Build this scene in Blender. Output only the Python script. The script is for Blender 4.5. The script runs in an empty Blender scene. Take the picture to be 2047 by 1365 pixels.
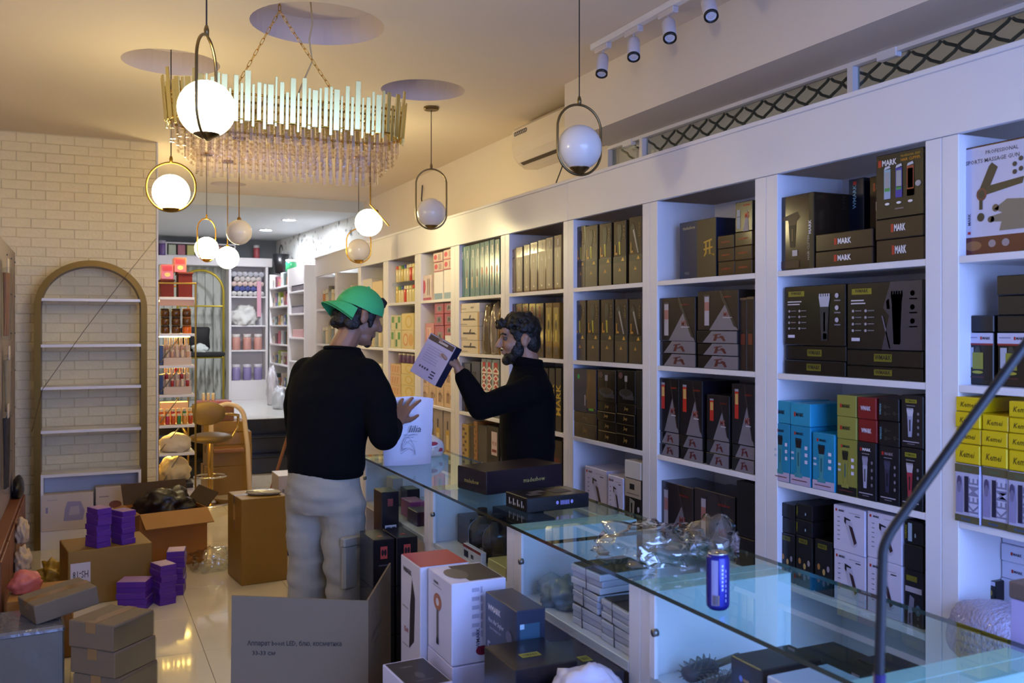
import bpy, bmesh, math, random
from mathutils import Vector, Matrix, noise

random.seed(7)
PI = math.pi
SC = bpy.context.scene
COL = SC.collection

# ---------------------------------------------------------------- camera
cam_data = bpy.data.cameras.new('camera')
cam_data.sensor_width = 36.0
cam_data.lens = 36.0 * 1850 / 2047
cam_data.shift_y = -25.5 / 2047
cam_data.clip_start = 0.05
cam_data.dof.use_dof = True
cam_data.dof.focus_distance = 4.2
cam_data.dof.aperture_fstop = 5.6
cam = bpy.data.objects.new('camera', cam_data)
COL.objects.link(cam)
cam.location = (0, 0, 1.58)
cam.rotation_euler = (PI / 2, 0, math.radians(-24.8))
SC.camera = cam

# ---------------------------------------------------------------- daylight (dusk blue sky outside the shop front)
world = bpy.data.worlds.new('dusk_sky')
SC.world = world
world.use_nodes = True
bg = world.node_tree.nodes['Background']
bg.inputs[0].default_value = (0.25, 0.41, 1.0, 1)
bg.inputs[1].default_value = 12.5
SC.view_settings.view_transform = 'Standard'
SC.view_settings.look = 'None'
SC.view_settings.exposure = 0.0
SC.view_settings.gamma = 1.0
SC.view_settings.use_curve_mapping = False
# sampling portal in the open shop front behind the camera
pd = bpy.data.lights.new('shop_front_portal', 'AREA')
pd.shape = 'RECTANGLE'; pd.size = 2.4; pd.size_y = 2.65
pd.cycles.is_portal = True
po = bpy.data.objects.new('shop_front_portal', pd); COL.objects.link(po)
po.location = (1.55, -.52, 1.37); po.rotation_euler = (PI / 2, 0, 0)

LAMP_W = 9.3      # emission of the lit glass globes

# ---------------------------------------------------------------- materials
MATS = {}
def srgb(c):
    if isinstance(c, str):
        c = c.lstrip('#'); c = [int(c[i:i + 2], 16) / 255 for i in (0, 2, 4)]
    return tuple((x / 12.92 if x <= .04045 else ((x + .055) / 1.055) ** 2.4) for x in c) + (1,)
def mat(name, col, rough=.5, metal=0, coat=0, spec=.5, emit=None, es=0, noise_amt=0, noise_scale=8, bump=0, bump_scale=40, sheen=0):
    if name in MATS: return MATS[name]
    m = bpy.data.materials.new(name); m.use_nodes = True
    nt = m.node_tree; b = nt.nodes['Principled BSDF']
    c = srgb(col)
    b.inputs['Base Color'].default_value = c
    b.inputs['Roughness'].default_value = rough
    b.inputs['Metallic'].default_value = metal
    b.inputs['Coat Weight'].default_value = coat
    b.inputs['Coat Roughness'].default_value = .12
    b.inputs['Specular IOR Level'].default_value = spec
    b.inputs['Sheen Weight'].default_value = sheen
    if emit:
        b.inputs['Emission Color'].default_value = srgb(emit); b.inputs['Emission Strength'].default_value = es
    if noise_amt or bump:
        tc = nt.nodes.new('ShaderNodeTexCoord')
    if noise_amt:
        n = nt.nodes.new('ShaderNodeTexNoise'); n.inputs['Scale'].default_value = noise_scale; n.inputs['Detail'].default_value = 5
        nt.links.new(tc.outputs['Object'], n.inputs['Vector'])
        r = nt.nodes.new('ShaderNodeMapRange'); r.inputs['To Min'].default_value = 1 - noise_amt; r.inputs['To Max'].default_value = 1 + noise_amt
        nt.links.new(n.outputs['Fac'], r.inputs['Value'])
        mx = nt.nodes.new('ShaderNodeMix'); mx.data_type = 'RGBA'; mx.blend_type = 'MULTIPLY'; mx.inputs['Factor'].default_value = 1
        mx.inputs['A'].default_value = c
        nt.links.new(r.outputs['Result'], mx.inputs['B'])
        nt.links.new(mx.outputs['Result'], b.inputs['Base Color'])
    if bump:
        n2 = nt.nodes.new('ShaderNodeTexNoise'); n2.inputs['Scale'].default_value = bump_scale; n2.inputs['Detail'].default_value = 4
        nt.links.new(tc.outputs['Object'], n2.inputs['Vector'])
        bp = nt.nodes.new('ShaderNodeBump'); bp.inputs['Strength'].default_value = bump; bp.inputs['Distance'].default_value = .01
        nt.links.new(n2.outputs['Fac'], bp.inputs['Height']); nt.links.new(bp.outputs['Normal'], b.inputs['Normal'])
    MATS[name] = m
    return m
def thin_glass(name, tint, refl=.06, rough=.02, boost=1.0):
    """clear sheet: transparent body plus fresnel reflection"""
    if name in MATS: return MATS[name]
    m = bpy.data.materials.new(name); m.use_nodes = True
    nt = m.node_tree; nt.nodes.clear()
    o = nt.nodes.new('ShaderNodeOutputMaterial'); t = nt.nodes.new('ShaderNodeBsdfTransparent'); g = nt.nodes.new('ShaderNodeBsdfGlossy')
    t.inputs[0].default_value = srgb(tint); g.inputs['Roughness'].default_value = rough; g.inputs[0].default_value = (1, 1, 1, 1)
    lw = nt.nodes.new('ShaderNodeFresnel'); lw.inputs['IOR'].default_value = 1.5
    ma = nt.nodes.new('ShaderNodeMath'); ma.operation = 'MULTIPLY_ADD'; ma.inputs[1].default_value = boost; ma.inputs[2].default_value = refl; ma.use_clamp = True
    ge = nt.nodes.new('ShaderNodeNewGeometry'); fr = nt.nodes.new('ShaderNodeMath'); fr.operation = 'SUBTRACT'; fr.inputs[0].default_value = 1
    nt.links.new(ge.outputs['Backfacing'], fr.inputs[1])
    mu = nt.nodes.new('ShaderNodeMath'); mu.operation = 'MULTIPLY'; nt.links.new(lw.outputs[0], ma.inputs[0])
    nt.links.new(ma.outputs[0], mu.inputs[0]); nt.links.new(fr.outputs[0], mu.inputs[1])   # reflect on the outer face only
    mx = nt.nodes.new('ShaderNodeMixShader')
    nt.links.new(mu.outputs[0], mx.inputs[0]); nt.links.new(t.outputs[0], mx.inputs[1]); nt.links.new(g.outputs[0], mx.inputs[2])
    nt.links.new(mx.outputs[0], o.inputs[0])
    MATS[name] = m
    return m
def paint(col, rough=.4, coat=0):
    return mat('paint_%s_%d' % (col.lstrip('#'), int(rough * 100)), col, rough, coat=coat)

mat('white_laminate', '#e6e2e4', .32, noise_amt=.02, noise_scale=3)
mat('wall_paint', '#e2d6ca', .7, noise_amt=.04, noise_scale=2.5, bump=.05, bump_scale=120)
mat('ceiling_paint', '#e0d0bd', .8, noise_amt=.02, noise_scale=1.5)
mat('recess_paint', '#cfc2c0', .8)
mat('brick_white', '#f4e4ba', .75, noise_amt=.06, noise_scale=14, bump=.5, bump_scale=45)
mat('mortar', '#e6d6ae', .9)
mat('floor_tile', '#ddd2be', .06, noise_amt=.05, noise_scale=2.2, coat=.3)
mat('grout', '#8d8273', .7)
mat('black_step', '#0b0b0d', .18, coat=.4)
mat('tile_white', '#d6d6d2', .1)
mat('gold', '#c99a3e', .22, 1)
mat('gold_dull', '#8f6a22', .38, .85)
mat('brass_dark', '#7d6a48', .28, 1)
mat('chrome', '#d8d4cc', .1, 1)
mat('steel', '#8a8a88', .35, .9)
mat('black_plastic', '#0c0c10', .35)
mat('black_rubber', '#0b0c12', .45)
mat('carton', '#a5753c', .75, noise_amt=.1, noise_scale=6)
mat('carton_orange', '#a96a22', .6, noise_amt=.08, noise_scale=7)
mat('carton_grey', '#75644e', .8, noise_amt=.06, noise_scale=5)
mat('carton_dark', '#4a3522', .85, noise_amt=.1)
mat('tape', '#8f6a3c', .18, coat=.6)
mat('glass_edge', '#0f2a26', .08, coat=.6)
thin_glass('counter_glass', '#e0f2ee', .01, .015, .8)
thin_glass('pane_glass', '#f6fafa', .0, .01, .4)
thin_glass('window_glass', '#dde6e2', .03, .02)
thin_glass('clear_film', '#e8ecec', .10, .09, 1.6)
thin_glass('clear_plastic', '#f2f4f4', .01, .08, .35)
thin_glass('crystal', '#f8f2ea', .16, .03, 2.4)

# ---------------------------------------------------------------- mesh helpers
class MB:
    """collects shapes and links them as ONE mesh object"""
    def __init__(s): s.v = []; s.f = []; s.fm = []; s.mats = []; s.cur = 0; s.sm = []; s.smooth = False
    def use(s, m):
        m = MATS[m] if isinstance(m, str) else m
        if m not in s.mats: s.mats.append(m)
        s.cur = s.mats.index(m); return s
    def add(s, vs, fs, M=None):
        o = len(s.v)
        s.v += [tuple(M @ Vector(p)) if M else tuple(p) for p in vs]
        for f in fs: s.f.append([i + o for i in f]); s.fm.append(s.cur); s.sm.append(s.smooth)
        return s
    def box(s, x0, x1, y0, y1, z0, z1, M=None):
        vs = [(x, y, z) for z in (z0, z1) for y in (y0, y1) for x in (x0, x1)]
        return s.add(vs, [(0, 2, 3, 1), (4, 5, 7, 6), (0, 1, 5, 4), (2, 6, 7, 3), (0, 4, 6, 2), (1, 3, 7, 5)], M)
    def bbox(s, x0, x1, y0, y1, z0, z1, b=.004, M=None):
        """box with chamfered edges"""
        bm = bmesh.new(); bmesh.ops.create_cube(bm, size=1)
        for v in bm.verts: v.co = Vector((x0 + (v.co.x + .5) * (x1 - x0), y0 + (v.co.y + .5) * (y1 - y0), z0 + (v.co.z + .5) * (z1 - z0)))
        bmesh.ops.bevel(bm, geom=list(bm.edges), offset=b, segments=1, affect='EDGES')
        bm.verts.index_update()
        s.add([v.co[:] for v in bm.verts], [[v.index for v in f.verts] for f in bm.faces], M); bm.free(); return s
    def prism(s, pts, z0, z1, M=None):
        n = len(pts)
        vs = [(x, y, z0) for x, y in pts] + [(x, y, z1) for x, y in pts]
        fs = [tuple(range(n - 1, -1, -1)), tuple(range(n, 2 * n))] + [(i, (i + 1) % n, n + (i + 1) % n, n + i) for i in range(n)]
        return s.add(vs, fs, M)
    def lathe(s, prof, n=20, M=None, cap=True):
        vs = []; fs = []; k = len(prof)
        for i in range(n):
            a = 2 * PI * i / n
            vs += [(r * math.cos(a), r * math.sin(a), z) for r, z in prof]
        for i in range(n):
            j = (i + 1) % n
            for q in range(k - 1): fs.append((i * k + q, j * k + q, j * k + q + 1, i * k + q + 1))
        if cap:
            fs.append(tuple(i * k for i in range(n - 1, -1, -1))); fs.append(tuple(i * k + k - 1 for i in range(n)))
        return s.add(vs, fs, M)
    def cyl(s, p0, p1, r0, r1=None, n=12):
        r1 = r0 if r1 is None else r1
        p0, p1 = Vector(p0), Vector(p1); d = p1 - p0
        M = Matrix.Translation(p0) @ d.to_track_quat('Z', 'Y').to_matrix().to_4x4()
        return s.lathe([(r0, 0), (r1, d.length)], n, M)
    def tube(s, path, r, n=8, closed=False, rfun=None):
        P = [Vector(p) for p in path]; k = len(P); vs = []; fs = []
        up = None
        for i, p in enumerate(P):
            a = P[(i - 1) % k] if (closed or i > 0) else p
            b = P[(i + 1) % k] if (closed or i < k - 1) else p
            t = (b - a).normalized()
            if up is None: up = t.orthogonal().normalized()
            up = (up - t * up.dot(t)); up = up.normalized() if up.length > 1e-6 else t.orthogonal().normalized()
            sd = t.cross(up)
            rr = rfun(i / (k - 1)) * r if rfun else r
            vs += [tuple(p + (up * math.cos(2 * PI * j / n) + sd * math.sin(2 * PI * j / n)) * rr) for j in range(n)]
        for i in range(k if closed else k - 1):
            i2 = (i + 1) % k
            for j in range(n): fs.append((i * n + j, i * n + (j + 1) % n, i2 * n + (j + 1) % n, i2 * n + j))
        if not closed: fs.append(tuple(range(n - 1, -1, -1))); fs.append(tuple((k - 1) * n + j for j in range(n)))
        return s.add(vs, fs)
    def sphere(s, c, r, n=20, m=12, M=None):
        rx, ry, rz = (r, r, r) if not isinstance(r, (tuple, list)) else r
        vs = [(c[0], c[1], c[2] + rz)]; fs = []
        for i in range(1, m):
            a = PI * i / m
            vs += [(c[0] + rx * math.sin(a) * math.cos(2 * PI * j / n), c[1] + ry * math.sin(a) * math.sin(2 * PI * j / n), c[2] + rz * math.cos(a)) for j in range(n)]
        vs.append((c[0], c[1], c[2] - rz)); L = len(vs) - 1
        for j in range(n):
            fs.append((0, 1 + j, 1 + (j + 1) % n)); fs.append((L, 1 + (m - 2) * n + (j + 1) % n, 1 + (m - 2) * n + j))
            for i in range(m - 2):
                a = 1 + i * n + j; b = 1 + i * n + (j + 1) % n
                fs.append((a, a + n, b + n, b))
        return s.add(vs, fs, M)
    def loft(s, rings, n=16, M=None):
        """rings: (centre, rx, ry[, tilt matrix]) ellipses stacked; closed ends"""
        vs = []; fs = []
        for R in rings:
            c, rx, ry = R[0], R[1], R[2]; q = R[3] if len(R) > 3 else None
            for j in range(n):
                p = Vector((rx * math.cos(2 * PI * j / n), ry * math.sin(2 * PI * j / n), 0))
                if q: p = q @ p
                vs.append(tuple(Vector(c) + p))
        k = len(rings)
        for i in range(k - 1):
            for j in range(n): fs.append((i * n + j, i * n + (j + 1) % n, (i + 1) * n + (j + 1) % n, (i + 1) * n + j))
        fs.append(tuple(range(n - 1, -1, -1))); fs.append(tuple((k - 1) * n + j for j in range(n)))
        return s.add(vs, fs, M)
    def mesh(s, name):
        me = bpy.data.meshes.new(name)
        me.from_pydata(s.v, [], s.f)
        for m in s.mats: me.materials.append(m)
        me.polygons.foreach_set('material_index', s.fm)
        me.polygons.foreach_set('use_smooth', s.sm)
        me.update(); return me
    def build(s, name, m=None, parent=None, loc=(0, 0, 0), rot=(0, 0, 0), smooth=None):
        if m is not None:
            m = MATS[m] if isinstance(m, str) else m
            if not s.mats: s.mats = [m]
        if smooth is not None: s.sm = [smooth] * len(s.f)
        return link(name, s.mesh(name), parent, loc, rot)
def link(name, me, parent=None, loc=(0, 0, 0), rot=(0, 0, 0)):
    o = bpy.data.objects.new(name, me); COL.objects.link(o)
    o.location = loc; o.rotation_euler = rot
    if parent: o.parent = parent
    return o
def tag(o, label, cat, group=None, kind=None):
    o['label'] = label; o['category'] = cat
    if group: o['group'] = group
    if kind: o['kind'] = kind
    return o
def thing(name, label, cat, loc=(0, 0, 0), rz=0, group=None):
    o = bpy.data.objects.new(name, None); COL.objects.link(o)
    o.empty_display_size = .05
    o.location = loc; o.rotation_euler = (0, 0, rz)
    return tag(o, label, cat, group)
def struct(o): o['kind'] = 'structure'; return o
def copy_tree(o, parent=None):
    c = o.copy(); COL.objects.link(c); c.parent = parent
    for ch in list(o.children): copy_tree(ch, c)
    return c
_boxcache = {}
def box_mesh(w, d, h, m, b=.0025):
    k = (round(w, 3), round(d, 3), round(h, 3), m, b)
    if k not in _boxcache:
        q = MB().use(m); q.bbox(-w / 2, w / 2, -d / 2, d / 2, 0, h, min(b, w / 8, d / 8, h / 8)); _boxcache[k] = q.mesh('carton')
    return _boxcache[k]

# lettering: cached flat glyph meshes, unit cap height, centred
_txt = {}
def glyphs(t, bold=0.0, shear=0.0):
    k = (t, bold, shear)
    if k in _txt: return _txt[k]
    cu = bpy.data.curves.new('t', 'FONT'); cu.body = t; cu.resolution_u = 1; cu.align_x = 'CENTER'; cu.align_y = 'CENTER'
    cu.offset = bold; cu.shear = shear; cu.fill_mode = 'FRONT'
    o = bpy.data.objects.new('t', cu); COL.objects.link(o)
    dg = bpy.context.evaluated_depsgraph_get(); dg.update()
    me = bpy.data.meshes.new_from_object(o.evaluated_get(dg))
    vs = [v.co[:2] for v in me.vertices]; fs = [list(p.vertices) for p in me.polygons]
    bpy.data.objects.remove(o); bpy.data.curves.remove(cu); bpy.data.meshes.remove(me)
    h = 0.72
    xs = [v[0] for v in vs] or [0]; ys = [v[1] for v in vs] or [0]
    cx = (min(xs) + max(xs)) / 2; cy = (min(ys) + max(ys)) / 2
    vs = [((x - cx) / h, (y - cy) / h) for x, y in vs]
    _txt[k] = (vs, fs, (max(xs) - min(xs)) / h)
    return _txt[k]
class Print:
    """flat print on a w x h face; coordinates 0..1, y up; builds one mesh in the local xz plane facing -y"""
    def __init__(s, w, h): s.w = w; s.h = h; s.mb = MB(); s.k = 0
    def _poly(s, pts, col):
        s.k += 1; y = -.0006 - .00012 * min(s.k, 12)
        s.mb.use(paint(col, .38)); s.mb.add([((x - .5) * s.w, y, z * s.h) for x, z in pts], [tuple(range(len(pts)))]); return s
    def r(s, x0, y0, x1, y1, col): return s._poly([(x0, y0), (x1, y0), (x1, y1), (x0, y1)], col)
    def p(s, pts, col): return s._poly(pts, col)
    def e(s, cx, cy, rx, ry, col, n=14): return s._poly([(cx + rx * math.cos(2 * PI * i / n), cy + ry * math.sin(2 * PI * i / n)) for i in range(n)], col)
    def t(s, x, y, hh, txt, col, rot=0, maxw=None, bold=.012, shear=0):
        """centre x,y; cap height hh as a fraction of face height; maxw fraction of the run direction"""
        vs, fs, wd = glyphs(txt, bold, shear); S = hh * s.h
        sx = S
        if maxw:
            run = (s.h if abs(rot) == 90 else s.w) * maxw
            if wd * S > run: sx = run / wd
        s.k += 1; yy = -.0006 - .00012 * min(s.k, 12)
        a = math.radians(rot); ca, sa = math.cos(a), math.sin(a)
        s.mb.use(paint(col, .38))
        s.mb.add([((x - .5) * s.w + px * sx * ca - py * S * sa, yy, y * s.h + px * sx * sa + py * S * ca) for px, py in vs], fs)
        return s
    def mesh(s): return s.mb.mesh('front_print')

# ================================================================ THE ROOM
XL, XR, YF, YB, ZC = -0.65, 2.90, -0.6, 10.30, 3.03
WX = 0.51            # right end of the brick wall
BRICK_Y = 7.70

# floor: polished cream tiles with recessed joints
fl = struct(MB().use('grout').box(XL - .1, XR + .1, YF, YB + .3, -.12, -.003).build('floor'))
tw, tl = (XR - XL) / 6, .595
tm = MB().use('floor_tile').bbox(-tw / 2 + .0012, tw / 2 - .0012, -tl / 2 + .0012, tl / 2 - .0012, -.01, 0, .0008).mesh('tile')
for i in range(6):
    y = YF + tl / 2
    while y - tl / 2 < YB:
        link('tile', tm, fl, (XL + tw * (i + .5), y, 0)); y += tl
struct(MB().use(paint('#6f7078', .8)).box(-6, 9, -9, YF - .001, -.2, -.02).build('floor_pavement'))

# left wall, brick return wall
struct(MB().use('wall_paint').box(XL - .12, XL, YF, BRICK_Y, 0, ZC).build('wall_left'))
bw = struct(MB().use('mortar').box(XL - .12, WX, BRICK_Y, BRICK_Y + .15, 0, ZC).build('wall_brick'))
blen, bh = (WX - XL) / 6, 3.02 / 43
def brick_mesh(L):
    q = MB().use('brick_white'); q.bbox(.0025, L - .0025, -.007, .01, .0015, bh - .0015, .004); return q.mesh('brick')
bfull, bhalf = brick_mesh(blen), brick_mesh(blen / 2)
for r in range(43):
    x = XL; first = True
    while x < WX - .01:
        half = (r % 2 == 1 and (first or x > WX - blen * .6))
        L = blen / 2 if half else blen
        o = link('brick', bhalf if half else bfull, bw, (x, BRICK_Y + random.uniform(-.002, .003), .005 + r * bh)); first = False
        x += L
struct(MB().use('wall_paint').box(WX - .12, WX, BRICK_Y + .15, 14.15, 0, 3.05).build('wall_passage'))
struct(MB().use('white_laminate').bbox(WX - .002, WX + .012, BRICK_Y - .012, BRICK_Y + .15, 0, ZC, .002).build('trim_1'))

# right wall with a high glazed strip
wr = MB().use('wall_paint')
wr.box(XR, XR + .15, YF, YB + .6, 0, 2.30); wr.box(XR, XR + .15, YF, YB + .6, 2.69, ZC); wr.box(XR, XR + .15, 4.88, YB + .6, 2.30, 2.69)
wr.box(XR, XR + .15, YF, YF + .1, 2.30, 2.69)
struct(wr.build('wall_right'))
bk = MB().use('wall_paint'); bk.box(2.59, XR, YF, 4.86, 2.69, ZC)
struct(bk.build('ceiling_bulkhead'))
win = struct(MB().use('white_laminate').box(XR, XR + .04, YF + .1, 4.88, 2.672, 2.69).box(XR, XR + .04, YF + .1, 4.88, 2.30, 2.315).box(XR, XR + .04, 2.9, 2.93, 2.315, 2.672).box(XR, XR + .04, 4.5, 4.53, 2.315, 2.672).build('window_1'))
for a, b in ((YF + .1, 2.9), (2.93, 4.5), (4.53, 4.88)):
    MB().use('window_glass').box(XR + .03, XR + .036, a, b, 2.315, 2.672).build('pane', parent=win)
fm = bpy.data.materials.new('outside_stand_in'); fm.use_nodes = True; MATS['stand_in'] = fm; nt = fm.node_tree; nt.nodes.clear()  # translucent stand-in for the view outside, added to brighten the window strip
o_ = nt.nodes.new('ShaderNodeOutputMaterial'); t_ = nt.nodes.new('ShaderNodeBsdfTranslucent'); d_ = nt.nodes.new('ShaderNodeBsdfDiffuse'); m_ = nt.nodes.new('ShaderNodeMixShader')
n_ = nt.nodes.new('ShaderNodeTexNoise'); n_.inputs['Scale'].default_value = 6; r_ = nt.nodes.new('ShaderNodeValToRGB'); r_.color_ramp.elements[0].color = (.44, .28, .18, 1); r_.color_ramp.elements[1].color = (.68, .45, .28, 1)
nt.links.new(n_.outputs['Fac'], r_.inputs[0]); nt.links.new(r_.outputs[0], t_.inputs[0]); d_.inputs[0].default_value = (.35, .4, .36, 1); m_.inputs[0].default_value = .5
nt.links.new(t_.outputs[0], m_.inputs[1]); nt.links.new(d_.outputs[0], m_.inputs[2]); nt.links.new(m_.outputs[0], o_.inputs[0])
MB().use('stand_in').box(XR + .078, XR + .082, YF + .1, 4.88, 2.30, 2.69).build('stand_in_sheet', parent=win)
# expanding metal lattice behind the pane: wavy bars crossing
def lattice_bar(y0, s):
    q = MB().use(mat('lattice_metal', '#4b5250', .5, .5)); P = []
    for i in range(33):
        t = i / 32; z = 2.315 + t * .355
        ph = t * 8; w = (ph - math.sin(2 * PI * ph) / (2 * PI) * .55)
        P.append((XR + .052 + .007 * s, y0 + s * w * .0725, z))
    q.tube(P, .0068, 5); return q.mesh('lattice_bar')
lp, ln = lattice_bar(0, 1), lattice_bar(0, -1)
y = YF + .2
while y < 4.84:
    if y + .58 < 4.86: link('lattice_bar', lp, win, (0, y, 0))
    if y - .58 > YF + .11: link('lattice_bar', ln, win, (0, y, 0))
    y += .145
for y in (2.72, 4.66):
    MB().use('white_laminate').bbox(XR - .004, XR + .03, y - .05, y + .05, 2.655, 2.71, .003).build('bracket', parent=win)

# shop front with its wide opening
wf = MB().use('wall_paint'); wf.box(XL - .12, .35, YF - .15, YF, 0, ZC).box(2.75, XR + .15, YF - .15, YF, 0, ZC).box(.35, 2.75, YF - .15, YF, 2.72, ZC)
struct(wf.build('wall_front'))

# ceiling with round recesses
RECESS = [(.43, 5.36, .255), (1.012, 4.40, .315), (1.872, 5.34, .255), (1.31, 9.62, .17)]
bm = bmesh.new()
def loop(pts):
    vs = [bm.verts.new((x, y, ZC)) for x, y in pts]
    for i in range(len(vs)): bm.edges.new((vs[i], vs[(i + 1) % len(vs)]))
loop([(XL - .1, YF), (XR + .1, YF), (XR + .1, YB + .02), (XL - .1, YB + .02)])
for cx, cy, r in RECESS: loop([(cx + r * math.cos(2 * PI * i / 40), cy + r * math.sin(2 * PI * i / 40)) for i in range(40)])
bmesh.ops.triangle_fill(bm, use_beauty=True, use_dissolve=False, edges=list(bm.edges), normal=(0, 0, -1))
me = bpy.data.meshes.new('ceiling'); bm.to_mesh(me); bm.free(); me.materials.append(MATS['ceiling_paint'])
ceil = struct(link('ceiling', me))
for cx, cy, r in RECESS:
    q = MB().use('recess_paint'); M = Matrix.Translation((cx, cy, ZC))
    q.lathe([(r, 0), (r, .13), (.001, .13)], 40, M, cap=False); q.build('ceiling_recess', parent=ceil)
struct(MB().use('ceiling_paint').box(XL - .1, XR + .1, YF, YB + .02, ZC + .14, ZC + .2).build('ceiling_slab'))

# raised back room: three black steps, pale floor, walls, ceiling
for k in range(3):
    y0 = YB + .29 * k
    st = struct(MB().use('black_step').bbox(WX, 2.395, y0, YB + .9, .1833 * k, .1833 * (k + 1) - .012, .004).build('trim_%d' % (k + 2)))
    MB().use('black_step' if k < 2 else 'tile_white').bbox(WX, 2.395, y0 - .015, YB + .9, .1833 * (k + 1) - .012, .1833 * (k + 1), .004).build('tread', parent=st)
struct(MB().use('tile_white').box(WX, 3.2, YB + .9, 14.2, .3, .55).build('floor_back_room'))
struct(MB().use('wall_paint').box(2.40, XR + .15, YB + .3, YB + .95, -.1, .548).build('wall_step_side'))
struct(MB().use(mat('grey_wall', '#7f8488', .8)).box(WX - .12, 3.2, 14.15, 14.3, .3, 3.0).build('wall_back'))
struct(MB().use(mat('ceiling_back_paint', '#c9ced2', .8)).box(WX - .12, 3.25, YB + .02, 14.3, 2.90, 3.2).build('ceiling_back_room'))
# speckled wallpaper on the slanting right wall
wp = bpy.data.materials.new('speckled_wallpaper'); wp.use_nodes = True; MATS['wallpaper'] = wp
nt = wp.node_tree; b = nt.nodes['Principled BSDF']; b.inputs['Roughness'].default_value = .7
tc = nt.nodes.new('ShaderNodeTexCoord'); n1 = nt.nodes.new('ShaderNodeTexNoise'); n1.inputs['Scale'].default_value = 9; n1.inputs['Detail'].default_value = 6
rp = nt.nodes.new('ShaderNodeValToRGB'); rp.color_ramp.elements[0].position = .30; rp.color_ramp.elements[0].color = (.12, .13, .13, 1)
rp.color_ramp.elements[1].position = .42; rp.color_ramp.elements[1].color = (.72, .74, .72, 1)
nt.links.new(tc.outputs['Object'], n1.inputs['Vector']); nt.links.new(n1.outputs['Fac'], rp.inputs[0]); nt.links.new(rp.outputs[0], b.inputs['Base Color'])
q = MB().use('wallpaper'); q.prism([(2.90, YB + .02), (2.62, 14.2), (2.8, 14.2), (3.1, YB + .02)], .3, 3.0)
struct(q.build('wall_wallpaper'))

# ================================================================ WALL OF SHELVES
SX, SB = 2.40, 2.74
BAYS = [(1.29, 1.974), (2.097, 2.78), (2.911, 3.596), (3.722, 4.404), (4.52, 5.236), (5.365, 6.083), (6.25, 6.907), (7.05, 7.765), (7.914, 8.649), (8.74, 9.56), (9.65, 10.5)]
ROWZ = [1.80, 1.41, 1.0, .62, .24]
BAYN = ['first', 'second', 'third', 'fourth', 'fifth', 'sixth', 'seventh', 'eighth', 'ninth', 'tenth', 'eleventh']
ROWN = ['top', 'second', 'third', 'fourth']
edges = [1.22] + [(BAYS[i][1] + BAYS[i + 1][0]) / 2 for i in range(10)] + [10.56]
for i, (a, b_) in enumerate(BAYS):
    e0, e1 = edges[i], edges[i + 1]
    u = thing('shelf_unit', 'white open shelf unit, %s bay from the right edge of the picture' % BAYN[i], 'shelf', (SX, (e0 + e1) / 2, 0), 0, 'white wall shelf units')
    cy = (e0 + e1) / 2; W = SB - SX
    zb = 0 if i < 10 else .56
    MB().use('white_laminate').bbox(0, W, b_ - cy, e1 - .0005 - cy, zb, 2.17, .002).build('side_panel', parent=u)
    MB().use('white_laminate').bbox(0, W, e0 + .0005 - cy, a - cy, zb, 2.17, .002).build('side_panel', parent=u)
    MB().use('white_laminate').box(W - .015, W, a - cy, b_ - cy, zb, 2.17).build('back_panel', parent=u)
    for z in ROWZ:
        if z > zb: MB().use('white_laminate').bbox(.001, W - .016, a - cy, b_ - cy, z - .022, z, .0015).build('shelf', parent=u)
fa = thing('fascia_board', 'long white fascia board running above all the shelf bays', 'board', (SX, 5.9, 2.171))
for a, b_ in ((1.22, 4.46), (4.462, 7.48), (7.482, 10.56)):
    MB().use('white_laminate').bbox(-.004, .02, a - 5.9, b_ - 5.9, 0, .205, .002).build('panel', parent=fa)
MB().use('white_laminate').bbox(-.012, .45, 1.22 - 5.9, 10.56 - 5.9, .205, .222, .002).build('top_board', parent=fa)

def clip_shape(P, cx, y0, y1, w, body, head, detail):
    """hair clipper drawn upright: tapered body with a toothed blade head"""
    h = y1 - y0; yb = y0 + h * .72
    P.p([(cx - w * .32, y0), (cx + w * .32, y0), (cx + w * .5, yb), (cx - w * .5, yb)], body)
    P.p([(cx - w * .46, yb), (cx + w * .46, yb), (cx + w * .62, y1 - h * .06), (cx - w * .62, y1 - h * .06)], head)
    n = 5
    for i in range(n):
        x = cx - w * .62 + 1.24 * w * (i + .15) / n
        P.r(x, y1 - h * .06, x + 1.24 * w / n * .7, y1, head)
    P.r(cx - w * .1, y0 + h * .2, cx + w * .1, y0 + h * .6, detail)
def lines(P, x0, x1, y, n, dy, hh, col):
    for i in range(n): P.r(x0, y - i * dy, x0 + (x1 - x0) * random.uniform(.6, 1), y - i * dy + hh, col)
RED, WHT, BLK = '#b0231d', '#e8e4ea', '#121014'
def wmark(P, x, y, hh, mx, main=WHT):
    P.r(x - mx * .62, y - hh * .6, x - mx * .42, y + hh * .6, RED)
    P.t(x + mx * .1, y, hh, 'MARK', main, maxw=mx * .92, bold=.03)
D = {}
def design(name, base, desc, fn=None, rough=.3, depth=.2, coat=0): D[name] = (base, desc, fn, rough, depth, coat)
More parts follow.
